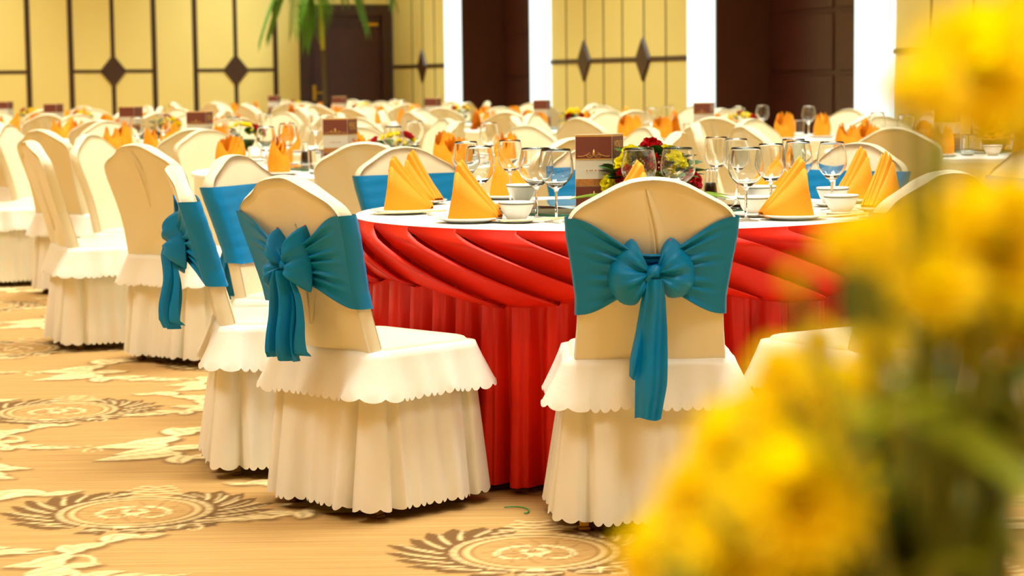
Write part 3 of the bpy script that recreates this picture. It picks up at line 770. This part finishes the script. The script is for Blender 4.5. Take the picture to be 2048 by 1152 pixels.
def wineglass(h=.213, rb=.047, rr=.036, bowl=.118):
    zb = h-bowl; t = .0008
    out = [(0, 0), (.034, 0), (.035, .0015), (.02, .004), (.006, .008), (.0038, .014), (.0036, zb*.6), (.0042, zb-.01), (.008, zb-.001), (.02, zb+.006)]
    prof = []
    for k in np.linspace(0, 1, 15):
        prof.append((rb*math.sin(PI*(.14+.36*min(1, k/.42))) if k < .42 else rb-(rb-rr)*((k-.42)/.58)**1.7, zb+.008+(bowl-.008)*k))
    out += prof; inner = [(max(0, r-t), z+(.0006 if i else .002)) for i, (r, z) in enumerate(prof)][::-1]
    return MB().lathe(out+[(rr-t*.5, h+.0005)]+inner+[(0, zb+.006)], 32)
GL = {'wine': wineglass().mesh('wine_glass', M['glass']), 'balloon': wineglass(.205, .050, .041, .112).mesh('wine_glass', M['glass']), 'tulip': wineglass(.213, .043, .036, .11).mesh('wine_glass', M['glass']),
      'tumbler': MB().lathe([(0, 0), (.02, 0), (.029, 0), (.0302, .0006), (.0308, .002), (.0311, .006), (.0322, .03), (.034, .07), (.0356, .104), (.0358, .1095), (.0354, .1102), (.0350, .1095), (.0346, .104), (.033, .07), (.0312, .03), (.0302, .012), (.0292, .0085), (.026, .0075), (.015, .0072), (0, .0072)], 32).mesh('tumbler', M['glass'])}
SPOON = MB().tube([(0, 0, .01), (.012, 0, .03), (.018, 0, .06), (.02, 0, .09)], [.007, .005, .0055, .006], 8).lathe([(0, .0), (.014, .004), (.017, .010), (.015, .011), (0, .005)], 16).mesh('soup_spoon', M['porcelain'])
CHOP = MB().tube([(-.12, 0, .004), (.12, 0, .004)], [.0022, .0035], 6).mesh('chopstick', M['chop'])
REST = MB().bbox(-.02, .02, -.006, .006, 0, .010, .002).mesh('chopstick_rest', M['porcelain'])
SUS = MB().lathe([(0, .765), (.1, .765), (.1, .760), (.0, .760)], 24).lathe([(.0, .7665), (.436, .7665), (.44, .7685), (.44, .7735), (.436, .7755), (0, .7755)], 96).mesh('glass_disc', M['greenglass'])
SEDGE = MB().lathe([(.4402, .7665), (.4415, .7668), (.4415, .7752), (.4402, .7755), (.4402, .7665)], 96).mesh('glass_edge', M['glassedge'])
def susan(c, nm):
    o = empty('lazy_susan', (c[0], c[1], 0)); tag(o, nm, 'turntable', 'glass turntables')
    ob('glass_disc', SUS, o); ob('glass_edge', SEDGE, o)['label'] = 'dark green cut glass edge'
TZ0 = .760
susan(T1, 'green-edged glass turntable in the middle of the red-skirted table')
def napkin_on_plate(x, y, rz, lab, kind='tent', group=None, plate=True, pl=None):
    if plate:
        p = ob('plate', PLATE, None, (x, y, TZ0)); tag(p, pl, 'plate', 'white plates')
    n = ob('napkin', NAP if kind == 'tent' else FAN[kind], None, (x, y, TZ0+(.008 if plate else .0005)), (0, 0, rz), 1.0 if kind == 'tent' else 1.08)
    tag(n, lab, 'napkin', group)
NP = [(-.345, 6.60, -.15, 'tall orange napkin tent on the plate nearest the edge-on chair'),
      (-.315, 7.10, -.75, 'rolled orange napkin tent just behind the tall leftmost one'),
      (-.125, 6.17, -.35, 'broad orange napkin tent beside the big balloon glass, front rim of table'),
      (-.02, 7.35, -.2, 'orange napkin partly behind wine glass stems, across from the camera'),
      (.345, 6.0, PI+.5, 'orange napkin tip peeping over the squarely seen chair back'),
      (.36, 7.33, .6, 'orange napkin hidden behind the rose centrepiece'),
      (.93, 7.22, PI-.4, 'orange napkin seen through the cluster of wine glasses'),
      (.825, 6.14, PI+.22, 'broad orange napkin leaning towards the rose centrepiece, beside two bowls'),
      (1.14, 6.92, PI+.75, 'orange napkin with pleated ridge, rear one of the touching pair'),
      (1.145, 6.47, PI+.95, 'orange napkin with pleated ridge, front one of the touching pair')]
for i, (x, y, rz, lab) in enumerate(NP):
    napkin_on_plate(x, y, rz, lab, 'tent', 'orange napkins on the red-skirted table', True, 'white plate under the ' + lab.replace(' orange', '', 1) if len(lab.split()) < 12 else 'white plate under the ' + ' '.join(lab.replace('orange ', '').split()[:11]))
GLS = [(-.095, 6.50, 'wine', 'large wine glass standing left of the other glasses, behind the broad napkin'), (-.148, 7.005, 'wine', 'wine glass half hidden behind the large leftmost glass'),
       (-.002, 7.10, 'tulip', 'narrow wine glass with orange napkin seen through it'), (.076, 6.27, 'balloon', 'wine glass touching its twin, the one nearer the bowls'),
       (.1325, 6.15, 'balloon', 'wine glass touching its twin, the one nearer the menu card'), (.375, 6.14, 'balloon', 'balloon glass in front of the red and yellow roses, above chair back'),
       (.490, 6.16, 'balloon', 'balloon glass at the side of the roses nearest the sauce bottle'), (.705, 7.2, 'tulip', 'tall narrow wine glass behind the dark sauce bottle'),
       (.748, 6.97, 'wine', 'wine glass behind the round glass at the turntable rim'), (.683, 6.10, 'balloon', 'round wine glass standing alone at the turntable rim'),
       (.795, 6.42, 'wine', 'wine glass just above the tip of the broad leaning napkin'), (.925, 6.87, 'tulip', 'small-bowled wine glass rearmost of the crowded cluster'),
       (.905, 6.62, 'wine', 'wine glass in the middle of the crowded cluster'), (1.0, 6.54, 'wine', 'wine glass with blue chair band seen through it')]
for x, y, k, lab in GLS: tag(ob('wine_glass', GL[k], None, (x, y, TZ0), sc=1.04 if y < 6.3 else 1.0), lab, 'glass', 'wine glasses on the red-skirted table')
BW = [(.016, 6.13, 'porcelain bowl with grey rim line beside the broad front napkin'), (.036, 6.93, 'porcelain bowl behind the front bowl, near the narrow glass'),
      (.728, 6.27, 'porcelain bowl behind the broad leaning napkin'), (.99, 6.29, 'porcelain bowl with blue chair band behind it'),
      (.815, 6.86, 'porcelain bowl behind the round lone glass'), (1.03, 6.72, 'porcelain bowl holding an upright white spoon')]
for x, y, lab in BW:
    on = math.hypot(x-T1[0], y-T1[1]) < .45
    if not on: tag(ob('saucer', SAUCER, None, (x, y, TZ0)), 'white saucer under the ' + lab, 'saucer', 'white saucers')
    o = ob('soup_bowl', BOWL, None, (x, y, .776 if on else TZ0+.006)); ob('rim_band', BRIM, o)['label'] = 'thin grey and gold line'; tag(o, lab, 'bowl', 'porcelain bowls')
tag(ob('soup_spoon', SPOON, None, (1.03, 6.715, TZ0+.0155), (0, .1, 1.3)), 'white porcelain spoon standing upright in a bowl', 'spoon')
def chop(p, q, lab):
    c = ((p[0]+q[0])/2, (p[1]+q[1])/2); a = math.atan2(q[1]-p[1], q[0]-p[0])
    r = ob('chopstick_rest', REST, None, (c[0]+.07*math.cos(a), c[1]+.07*math.sin(a), TZ0), (0, 0, a+PI/2)); tag(r, 'small white rest under the '+lab[0], 'rest', 'chopstick rests')
    for k, d in enumerate((-.006, .006)):
        o = ob('chopstick', CHOP, None, (c[0]-d*math.sin(a), c[1]+d*math.cos(a), TZ0+.0105), (0, 0, a)); tag(o, lab[k+1], 'chopstick', 'pale bamboo chopsticks')
chop((-.42, 6.40), (-.20, 6.52), ('chopsticks by the tall leftmost napkin', 'pale chopstick by the tall leftmost napkin, outer of the pair', 'pale chopstick by the tall leftmost napkin, inner of the pair'))
chop((-.03, 5.99), (.18, 6.12), ('chopsticks in front of the twin glasses', 'pale chopstick in front of the twin glasses, outer one', 'pale chopstick in front of the twin glasses, inner one'))
chop((.90, 6.02), (1.06, 6.16), ('chopsticks beside the broad leaning napkin', 'pale chopstick beside the broad leaning napkin, outer one', 'pale chopstick beside the broad leaning napkin, inner one'))
tag(ob('saucer', SAUCER, None, (.965, 6.135+.10, TZ0), (0, 0, 0), .0001+.62), 'little sauce dish in front of a bowl, beside the leaning napkin', 'dish')

# sauce bottle
def cruet(x, y, lab, z=.776):
    o = empty('sauce_bottle', (x, y, z)); tag(o, lab, 'bottle', 'sauce bottles')
    ob('bottle_glass', MB().lathe([(0, 0), (.018, 0), (.0245, .0004), (.0256, .002), (.0258, .006), (.0252, .02), (.022, .05), (.017, .075), (.0145, .09), (.0142, .097), (.0158, .104), (.0156, .106), (.0150, .104), (.0131, .097), (.0134, .09), (.0158, .075), (.0207, .05), (.0238, .02), (.0243, .008), (.0236, .005), (.018, .0042), (0, .004)], 24).mesh('bottle_glass', M['glass']), o)
    ob('sauce', MB().lathe([(0, .0055), (.0215, .0058), (.0225, .009), (.0222, .02), (.0195, .048), (.0165, .062), (.015, .0625), (0, .0625)], 24).mesh('sauce', M['soy']), o)
    return o
cruet(.645, 6.78, 'small glass bottle of dark sauce on the turntable beside the roses')
cruet(-1.0, 10.25, 'small dark sauce bottle on the second table of the red-skirt row')

# menu cards
def text_mesh(s, size, material):
    c = bpy.data.curves.new('t', 'FONT'); c.body = s; c.size = size; c.align_x = 'CENTER'; c.align_y = 'CENTER'; c.extrude = .0002
    o = bpy.data.objects.new('t', c); COL.objects.link(o); bpy.context.view_layer.update()
    me = bpy.data.meshes.new_from_object(o.evaluated_get(bpy.context.evaluated_depsgraph_get())); bpy.data.objects.remove(o)
    me.materials.clear(); me.materials.append(material); me.name = 'lettering'; return me
MENU_T = text_mesh('MENU', .03, M['gold'])
TINY_T = text_mesh('\u2022 \u2022\u2022 \u2022 \u2022\u2022', .012, M['photo'])
CW, CH = .116, .226
def ornament():
    mb = MB()
    mb.prism([(-.004, .010), (0, .0), (.004, .010), (0, .024)], -.0004, .0004)
    for s in (-1, 1):
        th = np.linspace(0, 1, 14); mb.tube([(s*(.006+.045*t), 0, .006*math.sin(t*5)*(1-t)+.002) for t in th], .0008, 4)
        mb.tube([(s*(.012+.010*math.sin(t*5.4)), 0, .004+.008*math.cos(t*5.4)*(1-.4*t)) for t in th], .0007, 4)
    return mb
ORN = ornament().mesh('ornament', M['gold'])
def strip_mesh(z0, z1, m, w=CW): return MB().box(-w/2+.001, w/2-.001, -.0012, -.0003, z0, z1).mesh('print', m, False)
BR_TOP, BR_LOW, PH, GLD, GL2 = strip_mesh(.150, .219, M['brown']), strip_mesh(.002, .062, M['brown']), strip_mesh(.064, .086, M['photo']), strip_mesh(.219, .225, M['gold']), strip_mesh(.147, .150, M['gold'])
CARD = MB().bbox(-CW/2, CW/2, 0, .0012, 0, CH, .0003).mesh('card_panel', M['cardwhite'], False)
SEAL = MB().prism([(.008*math.cos(a), .008*math.sin(a)) for a in np.linspace(0, 2*PI, 16, endpoint=False)], -.001, -.0004).mesh('seal', mat('orange_red_seal', (206, 92, 62), .6), False)
def menu_card(x, y, z, rz, lab, detail=True, sc=1.0):
    o = empty('menu_card', (x, y, z), rz); o.scale = (sc, sc, sc); tag(o, lab, 'menu', 'standing menu cards')
    # three panels in a triangle: front, side, rear
    d = CW/2
    for k, (px, py, a) in enumerate(((0, 0, 0), (d+d*math.cos(math.radians(68)), d*math.sin(math.radians(68)), math.radians(68)), )):
        p = ob('card_panel', CARD, o, (px, py, 0), (0, 0, a))
        for m in (BR_TOP, GLD, GL2, PH, BR_LOW): ob('print', m, p)
        if detail:
            if k == 0: ob('ornament', ORN, p, (0, -.0016, .156)); ob('ornament', ORN, p, (0, -.0016, .030), (0, 0, 0), .8); ob('lettering', TINY_T, p, (0, -.0016, .112), (PI/2, 0, 0), 1.4)
            else: ob('lettering', MENU_T, p, (0, -.0018, .186), (PI/2, 0, 0), (1, 1.7, 1)); ob('seal', SEAL, p, (.01, 0, .122))
    q = (d+2*d*math.cos(math.radians(68)), 2*d*math.sin(math.radians(68))); r = (-d, 0)
    w = math.hypot(q[0]-r[0], q[1]-r[1]); a = math.atan2(q[1]-r[1], q[0]-r[0])
    ob('card_panel', MB().bbox(-w/2, w/2, 0, .0012, 0, CH, .0003).mesh('card_panel', M['cardwhite'], False), o, ((q[0]+r[0])/2, (q[1]+r[1])/2, 0), (0, 0, a))
menu_card(.262, 6.62, .776, .03, 'brown and cream folded menu card beside the red roses')

# flowers
def petal_grid(L, wd, cup, curl, n=4):
    P = []
    for i in range(n+1):
        t = i/n; row = []
        for s in (-1, -.5, 0, .5, 1):
            w = wd*math.sin(PI*min(1, .12+.80*t))**.7
            row.append((s*w, L*(t-.25*curl*t*t), cup*(1-s*s)*-.25*wd*2+curl*L*.5*t*t))
        P.append(row)
    return np.array(P)
def rot(P, az, el, base=0.0, up=0.0):
    P = P.copy(); x, y, z = P[..., 0], P[..., 1]+base, P[..., 2]
    y2 = y*math.cos(el)-z*math.sin(el); z2 = y*math.sin(el)+z*math.cos(el)+up
    return np.stack([x*math.cos(az)-y2*math.sin(az), x*math.sin(az)+y2*math.cos(az), z2], -1)
def rose(material, R=.024):
    mb = MB(); k = 0
    for lay, (n, el, L, b) in enumerate(((3, 1.5, .75, .06), (4, 1.36, .85, .16), (5, 1.15, .95, .26), (5, .9, 1.0, .34), (6, .6, 1.0, .42))):
        for i in range(n):
            az = 2*PI*i/n+lay*.7; g = petal_grid(R*L*1.15, R*(.5+.09*lay), 1.2, -.1 if lay < 3 else -.45)
            mb.grid(rot(g, az, el, R*b, 0))
    return mb.mesh('rose_head', material)
def mum(material, R=.038, rings=7):
    mb = MB()
    for lay in range(rings):
        t = lay/(rings-1); n = int(20-10*t); el = -.25+1.6*t; L = R*(1-.45*t)
        for i in range(n):
            az = 2*PI*i/n+lay*.37
            P = []
            for k in range(4):
                q = k/3; w = R*.15*math.sin(PI*(.2+.72*q))
                z = .18*R*q*q*(1-t)
                P.append([(-w, L*q, z+.1*w), (0, L*q, z-.3*w), (w, L*q, z+.1*w)])
            mb.grid(rot(np.array(P), az, el+.12*math.sin(i*2.3), R*.06, 0))
    return mb.mesh('flower_head', material)
def leafm(L, wd, material, fold=.3, droop=.25):
    P = []
    for i in range(7):
        t = i/6; w = wd*math.sin(PI*t)**.8+.0006
        P.append([(-w, L*t, fold*w-droop*L*t*t), (0, L*t, -droop*L*t*t), (w, L*t, fold*w-droop*L*t*t)])
    return MB().grid(P).mesh('leaf', material)
ROSE_R, ROSE_Y = rose(M['redrose'], .021), rose(M['yellowrose'], .0185)
LEAF = leafm(.075, .024, M['leaf']); LLEAF = leafm(.20, .018, M['lightleaf'], .4, .10)
MUMS = mum(M['mum'], .026, 6)
def centre(x, y, z, lab):
    o = empty('flower_centrepiece', (x, y, z)); tag(o, lab, 'flowers', 'table flower arrangements')
    ob('bowl', MB().lathe([(0, 0), (.05, 0), (.075, .03), (.08, .055), (.0, .06)], 24).mesh('bowl', M['leaf']), o)
    def at(px, py, dy):   # offsets measured on the arrangement: right, up, towards camera
        return (px, -dy, py)
    def head(me, p, tilt):
        d = Vector(p)-Vector((0, 0, .04)); d.normalize(); d = (d+Vector((0, -.6, .15))).normalized()
        q = Vector((0, 0, 1)).rotation_difference(d)
        h = ob('rose_head', me, o, p); h.rotation_mode = 'QUATERNION'; h.rotation_quaternion = q; return h
    for (me, px, pz, dy) in ((ROSE_R, .005, .185, .0), (ROSE_Y, -.062, .165, .04), (ROSE_Y, -.085, .135, .05), (ROSE_R, -.078, .098, .08), (ROSE_Y, -.128, .072, .05), (ROSE_R, .0, .135, .09),
                             (ROSE_Y, .055, .165, .0), (ROSE_Y, .075, .145, .05), (ROSE_Y, .052, .135, .07), (ROSE_Y, .09, .13, .04), (ROSE_Y, .052, .085, .10), (ROSE_R, .13, .075, .03),
                             (ROSE_R, .11, .06, .08), (ROSE_Y, .0, .09, .10), (ROSE_R, .06, .12, -.08), (ROSE_Y, -.05, .14, -.07)):
        head(me, at(px, pz, dy), 0)
    r = random.Random(5)
    for i in range(84):
        a = r.uniform(0, 2*PI); el = r.uniform(.1, 1.45); R = .093
        p = Vector((R*math.cos(a)*math.cos(el)*1.15, R*math.sin(a)*math.cos(el), .05+R*math.sin(el)*1.1))
        l = ob('leaf', LEAF, o, p); l.rotation_mode = 'QUATERNION'
        d = Vector((math.cos(a), math.sin(a), .3+el*.5)); l.rotation_quaternion = d.to_track_quat('Y', 'Z') @ Vector((0, 0, 1)).rotation_difference(Vector((r.uniform(-.5, .5), 0, 1)).normalized()); l.scale = (1, r.uniform(.7, 1.15), 1)
    for i in range(10):
        a = i*.63+.2; l = ob('long_leaf', LLEAF, o, (.07*math.cos(a), .07*math.sin(a), .035), (.05, 0, a-PI/2))
        l['label'] = 'long pale green leaf'
    mb = MB()
    for i in range(260):
        a = r.uniform(0, 2*PI); el = r.uniform(.35, 1.3); R = r.uniform(.125, .15); s = r.uniform(.0034, .0056)
        if i % 3 == 0: a = -PI/2+r.gauss(-.5, .5); el = r.uniform(.7, 1.3)
        c = (R*math.cos(a)*math.cos(el), R*math.sin(a)*math.cos(el), .04+R*math.sin(el))
        mb.add([(c[0]+s, c[1], c[2]), (c[0]-s, c[1], c[2]), (c[0], c[1]+s, c[2]), (c[0], c[1]-s, c[2]), (c[0], c[1], c[2]+s), (c[0], c[1], c[2]-s)],
               [(0, 2, 4), (2, 1, 4), (1, 3, 4), (3, 0, 4), (2, 0, 5), (1, 2, 5), (3, 1, 5), (0, 3, 5)])
    g = ob('small_blossoms', mb.mesh('small_blossoms', M['gyp']), o); g['kind'] = 'stuff'; g['label'] = 'sprinkled tiny white blossoms'
centre(.437, 6.60, .776, 'dome of red and yellow roses with dark leaves and tiny white blossoms')
SMALLROSE_P = None
def small_centre(x, y, z, lab, seed):
    o = empty('flower_centrepiece', (x, y, z)); tag(o, lab, 'flowers', 'table flower arrangements')
    r = random.Random(seed); ob('bowl', BASEBOWL, o)
    for i in range(13):
        a = r.uniform(0, 2*PI); el = r.uniform(.25, 1.45); R = .095
        p = Vector((R*1.25*math.cos(a)*math.cos(el), R*math.sin(a)*math.cos(el), .05+R*math.sin(el)))
        h = ob('flower_head', (MUMS if i % 9 else ROSE_R), o, p); h.rotation_mode = 'QUATERNION'
        h.rotation_quaternion = Vector((0, 0, 1)).rotation_difference((p-Vector((0, 0, .03))).normalized())
    for i in range(16):
        a = r.uniform(0, 2*PI); el = r.uniform(-.1, .9)
        l = ob('leaf', LEAF, o, (.06*math.cos(a), .06*math.sin(a), .05+.05*el)); l.rotation_mode = 'QUATERNION'
        l.rotation_quaternion = Vector((math.cos(a), math.sin(a), .3+el*.6)).to_track_quat('Y', 'Z')
BASEBOWL = MB().lathe([(0, 0), (.05, 0), (.07, .03), (.075, .05), (.0, .055)], 20).mesh('bowl', M['leaf'])

for i, (nm, c) in enumerate(TABLES):
    n2 = nm.replace('the ', '')
    susan(c, 'glass turntable on the ' + nm)
    menu_card(c[0]-.17, c[1]-.02, .776, .05+.1*math.sin(i*2.1), 'brown and cream menu card on the ' + nm, i in (0, 1, 6))
    small_centre(c[0]+.11, c[1]+.02, .776, 'small bunch of yellow flowers on the ' + nm, 30+i)
for k, (i, nm, c, deg, h) in enumerate(SEATS):
    n2 = nm.replace('the ', '')
    rr = random.Random(100+k)
    x, y = seat_pos(c, deg+rr.uniform(-4, 4), .69)
    napkin_on_plate(x, y, rr.uniform(0, 6.3), 'orange folded napkin at the %s-o\'clock place of the %s' % (h, n2), k % 3 if (i in (0, 1) or k % 4) else 'tent', 'orange napkins on white tables',
                    i in (0, 1, 5, 6), 'white plate at the %s-o\'clock place of the %s' % (h, n2))
    if i in (0, 5, 6) or (i == 1 and k % 2 == 0):
        gx, gy = seat_pos(c, deg+11, .56)
        tag(ob('tumbler' if k % 2 else 'wine_glass', GL['tumbler' if k % 2 else 'wine'], None, (gx, gy, TZ0)), 'clear %s at the %s-o\'clock place of the %s' % ('tumbler' if k % 2 else 'wine glass', h, n2), 'glass', 'glasses on white tables')
    if i in (0, 5) :
        gx, gy = seat_pos(c, deg-12, .56)
        o = ob('soup_bowl', BOWL, None, (gx, gy, TZ0)); ob('rim_band', BRIM, o); tag(o, 'porcelain bowl at the %s-o\'clock place of the %s' % (h, n2), 'bowl', 'porcelain bowls on white tables')

# ---------------------------------------------------------------- potted palm by the end door
def palm():
    base = hall(.75, 1.22); o = empty('potted_palm', base); tag(o, 'tall potted palm beside the dark door in the end wall', 'palm')
    ob('pot', MB().lathe([(0, 0), (.2, 0), (.26, .4), (.27, .42), (.24, .42), (.22, .36), (0, .36)], 24).mesh('pot', M['pot']), o)
    ob('trunk', MB().tube([(0, 0, .3), (.02, 0, .9), (.0, 0, 1.62)], [.045, .032, .028], 10).mesh('trunk', M['trunk']), o)
    ob('crown_shaft', MB().tube([(0, 0, 1.60), (-.01, 0, 1.9), (-.02, 0, 2.3)], [.03, .036, .02], 10).mesh('crown_shaft', M['palmstem']), o)
    # fronds: reach along world x / y, tip height
    for (dx, dy, top, tip) in ((-.84, -.1, .5, -.46), (-.74, .05, .45, -.38), (-.22, -.15, .28, -.52), (-.05, -.5, .3, -.45), (.62, -.15, .5, -.3), (.3, .2, .8, .1), (-.5, .3, .8, .2), (-.35, -.4, .5, -.35), (1.0, -.5, .8, .0), (.1, -.7, .7, -.1)):
        pts = []
        for k in range(15):
            t = k/14; pts.append(Vector((dx*t**.9, dy*t**.9, 2.25+4*top*t*(1-t)*.9+tip*t*t)))
        mb = MB(); mb.tube(pts, [.012*(1-.9*k/14)+.001 for k in range(15)], 5)
        for k in range(2, 15):
            t = k/14
            for fr in (0, .5):
                if k == 14 and fr: continue
                p = pts[k] if not fr else (pts[k]+pts[min(k+1, 14)])/2
                tan = (pts[min(k+1, 14)]-pts[k-1]).normalized(); side = tan.cross(Vector((0, 0, 1)));
                if side.length < .01: side = Vector((1, 0, 0))
                side.normalize(); L = .34*math.sin(PI*min(1, .25+.66*t))+.08
                for s in (-1, 1):
                    d = (tan*.75+side*s*.75+Vector((0, 0, -.35))).normalized(); w = d.cross(Vector((0, 0, 1))).normalized()*.013
                    a, b2, c2 = p, p+d*L*.5+Vector((0, 0, -.02)), p+d*L+Vector((0, 0, -.10))
                    mb.add([a-w*.4, a+w*.4, b2+w, b2-w, c2], [(0, 1, 2, 3), (3, 2, 4)])
        ob('frond', mb.mesh('frond', M['palm'], False), o)
palm()

# ---------------------------------------------------------------- bouquet of yellow chrysanthemums close to the camera, on a tall stand
BX, BY = .17, .80
st = empty('flower_stand', (BX, BY, 0)); tag(st, 'tall dark flower stand under the yellow bouquet, below the frame', 'stand')
ob('base', MB().lathe([(0, 0), (.16, 0), (.16, .02), (.05, .04), (0, .04)], 28).mesh('base', M['wood']), st)
ob('column', MB().lathe([(.03, .04), (.025, .1), (.022, .5), (.028, .68), (.07, .70), (.07, .715), (0, .715)], 20).mesh('column', M['wood']), st)
bq = empty('yellow_bouquet', (BX, BY, .716)); tag(bq, 'big blurred bunch of yellow chrysanthemums close to the camera', 'bouquet')
ob('vase', MB().lathe([(0, 0), (.04, 0), (.05, .06), (.035, .14), (.05, .19), (.047, .19), (.032, .14), (0, .12)], 24).mesh('vase', M['porcelain']), bq)
BIG = [mum(M['mum'], .038, 8)]
M['olive'] = mat('olive_yellow_leaf', (128, 132, 10), .5, var=.25, vscale=30); translucent(M['olive'], .4)
FLB = leafm(.075, .020, M['olive'], .3, .3); FLD = leafm(.08, .024, M['leaf'], .3, .3)
def bouquet():
    r = random.Random(4)
    f_ = 4200.0
    heads = [  # x, y, z in the hall, radius
    ]
    for (hx, hy, hz, R) in BLOOMS:
        p = Vector((hx-BX, hy-BY, hz-.716))
        d = Vector((hx-BX, -.55*abs(.15)-.05+.25*(hy-BY), .35*(hz-1.0)+.07)).normalized()
        d = (d+Vector((r.uniform(-.2, .2), r.uniform(-.5, .1), r.uniform(-.1, .35)))).normalized()
        h = ob('flower_head', BIG[0], bq, p); h.rotation_mode = 'QUATERNION'; h.rotation_quaternion = Vector((0, 0, 1)).rotation_difference(d); h.scale = (R/.038,)*3
        back = p-d*R*.2; neck = Vector((r.uniform(-.018, .018), r.uniform(-.018, .018), .19)); mid = back.lerp(neck, .5)-d*.03
        pts = [back.lerp(mid, t).lerp(mid.lerp(neck, t), t) for t in np.linspace(0, 1, 8)]
        s = ob('stem', MB().tube(pts, .0026, 6).mesh('stem', M['stem']), bq)
        for t in (2, 4):
            if r.random() < .75:
                l = ob('leaf', FLB if r.random() < .75 else FLD, bq, pts[t]); l.rotation_mode = 'QUATERNION'
                l.rotation_quaternion = Vector((r.uniform(-1, 1), r.uniform(-.6, .6), r.uniform(-.2, .8))).to_track_quat('Y', 'Z'); l.scale = (r.uniform(.5, .9),)*3
def bloom(px, py, rad, d):
    """centre of a bloom from its bearing in the hall, seen from the spot where the photographer stood"""
    x = (px-1024)/4200*d; z = 1.18-(py-157)/4200*d
    return (x, d, z, rad*d/4200)
BLOOMS = [bloom(*b) for b in (
    (1965, 150, 165, .80), (2075, 110, 150, .86), (1855, 185, 80, .74), (2060, 235, 110, .92), (1905, 95, 70, .9),
    (1800, 185, 45, .72), (1840, 500, 130, .80), (1990, 500, 165, .76), (1745, 480, 75, .72), (1945, 640, 120, .84), (2060, 640, 120, .8), (1880, 585, 95, .74), (1690, 492, 60, .7), (2040, 420, 70, .74),
    (1590, 830, 130, .78), (1470, 900, 110, .80), (1690, 800, 90, .84), (1600, 1010, 165, .74), (1410, 1020, 115, .80), (1330, 1100, 90, .84), (1480, 1110, 140, .76), (1700, 1100, 130, .80), (1700, 940, 90, .88),
    (1530, 1190, 150, .78), (1650, 1200, 140, .82), (1290, 1150, 60, .8), (1760, 700, 60, .78), (1840, 1180, 90, .9), (1985, 1190, 80, .92), (1380, 985, 60, .72), (1270, 1120, 50, .7), (1560, 740, 60, .7), (1925, 880, 45, .9), (2010, 1010, 50, .9), (1860, 990, 40, .95), (1640, 690, 45, .75), (1590, 560, 22, .66))]
bouquet()
def bouquet_leaves():
    r = random.Random(21)
    for i in range(44):
        c = bloom(r.uniform(1740, 2060), r.uniform(720, 1180), 30, r.uniform(.8, .98))
        l = ob('leaf', FLB if r.random() < .7 else FLD, bq, (c[0]-BX, c[1]-BY, c[2]-.716)); l.rotation_mode = 'QUATERNION'
        l.rotation_quaternion = Vector((r.uniform(-1, 1), r.uniform(-.6, .6), r.uniform(-.3, .8))).to_track_quat('Y', 'Z'); l.scale = (r.uniform(.45, .8),)*3
        root = Vector((r.uniform(-.015, .015), r.uniform(-.015, .015), .18))
        ob('stem', MB().tube([l.location, l.location.lerp(root, .5)+Vector((0, -.01, -.015)), root], .0018, 5).mesh('stem', M['stem']), bq)
bouquet_leaves()

# a scrap of green twine on the carpet by the red skirt
tag(ob('twine_scrap', MB().tube([(.03*math.sin(t*1.7)+.012*t, .05*math.cos(t*1.3), .004) for t in np.linspace(0, 3, 14)], .0018, 5).mesh('twine_scrap', M['twine']), None, (-.0, 5.66, 0), (0, 0, .6)), 'scrap of green plastic twine on the carpet by the red skirt', 'scrap')
bpy.context.view_layer.update()
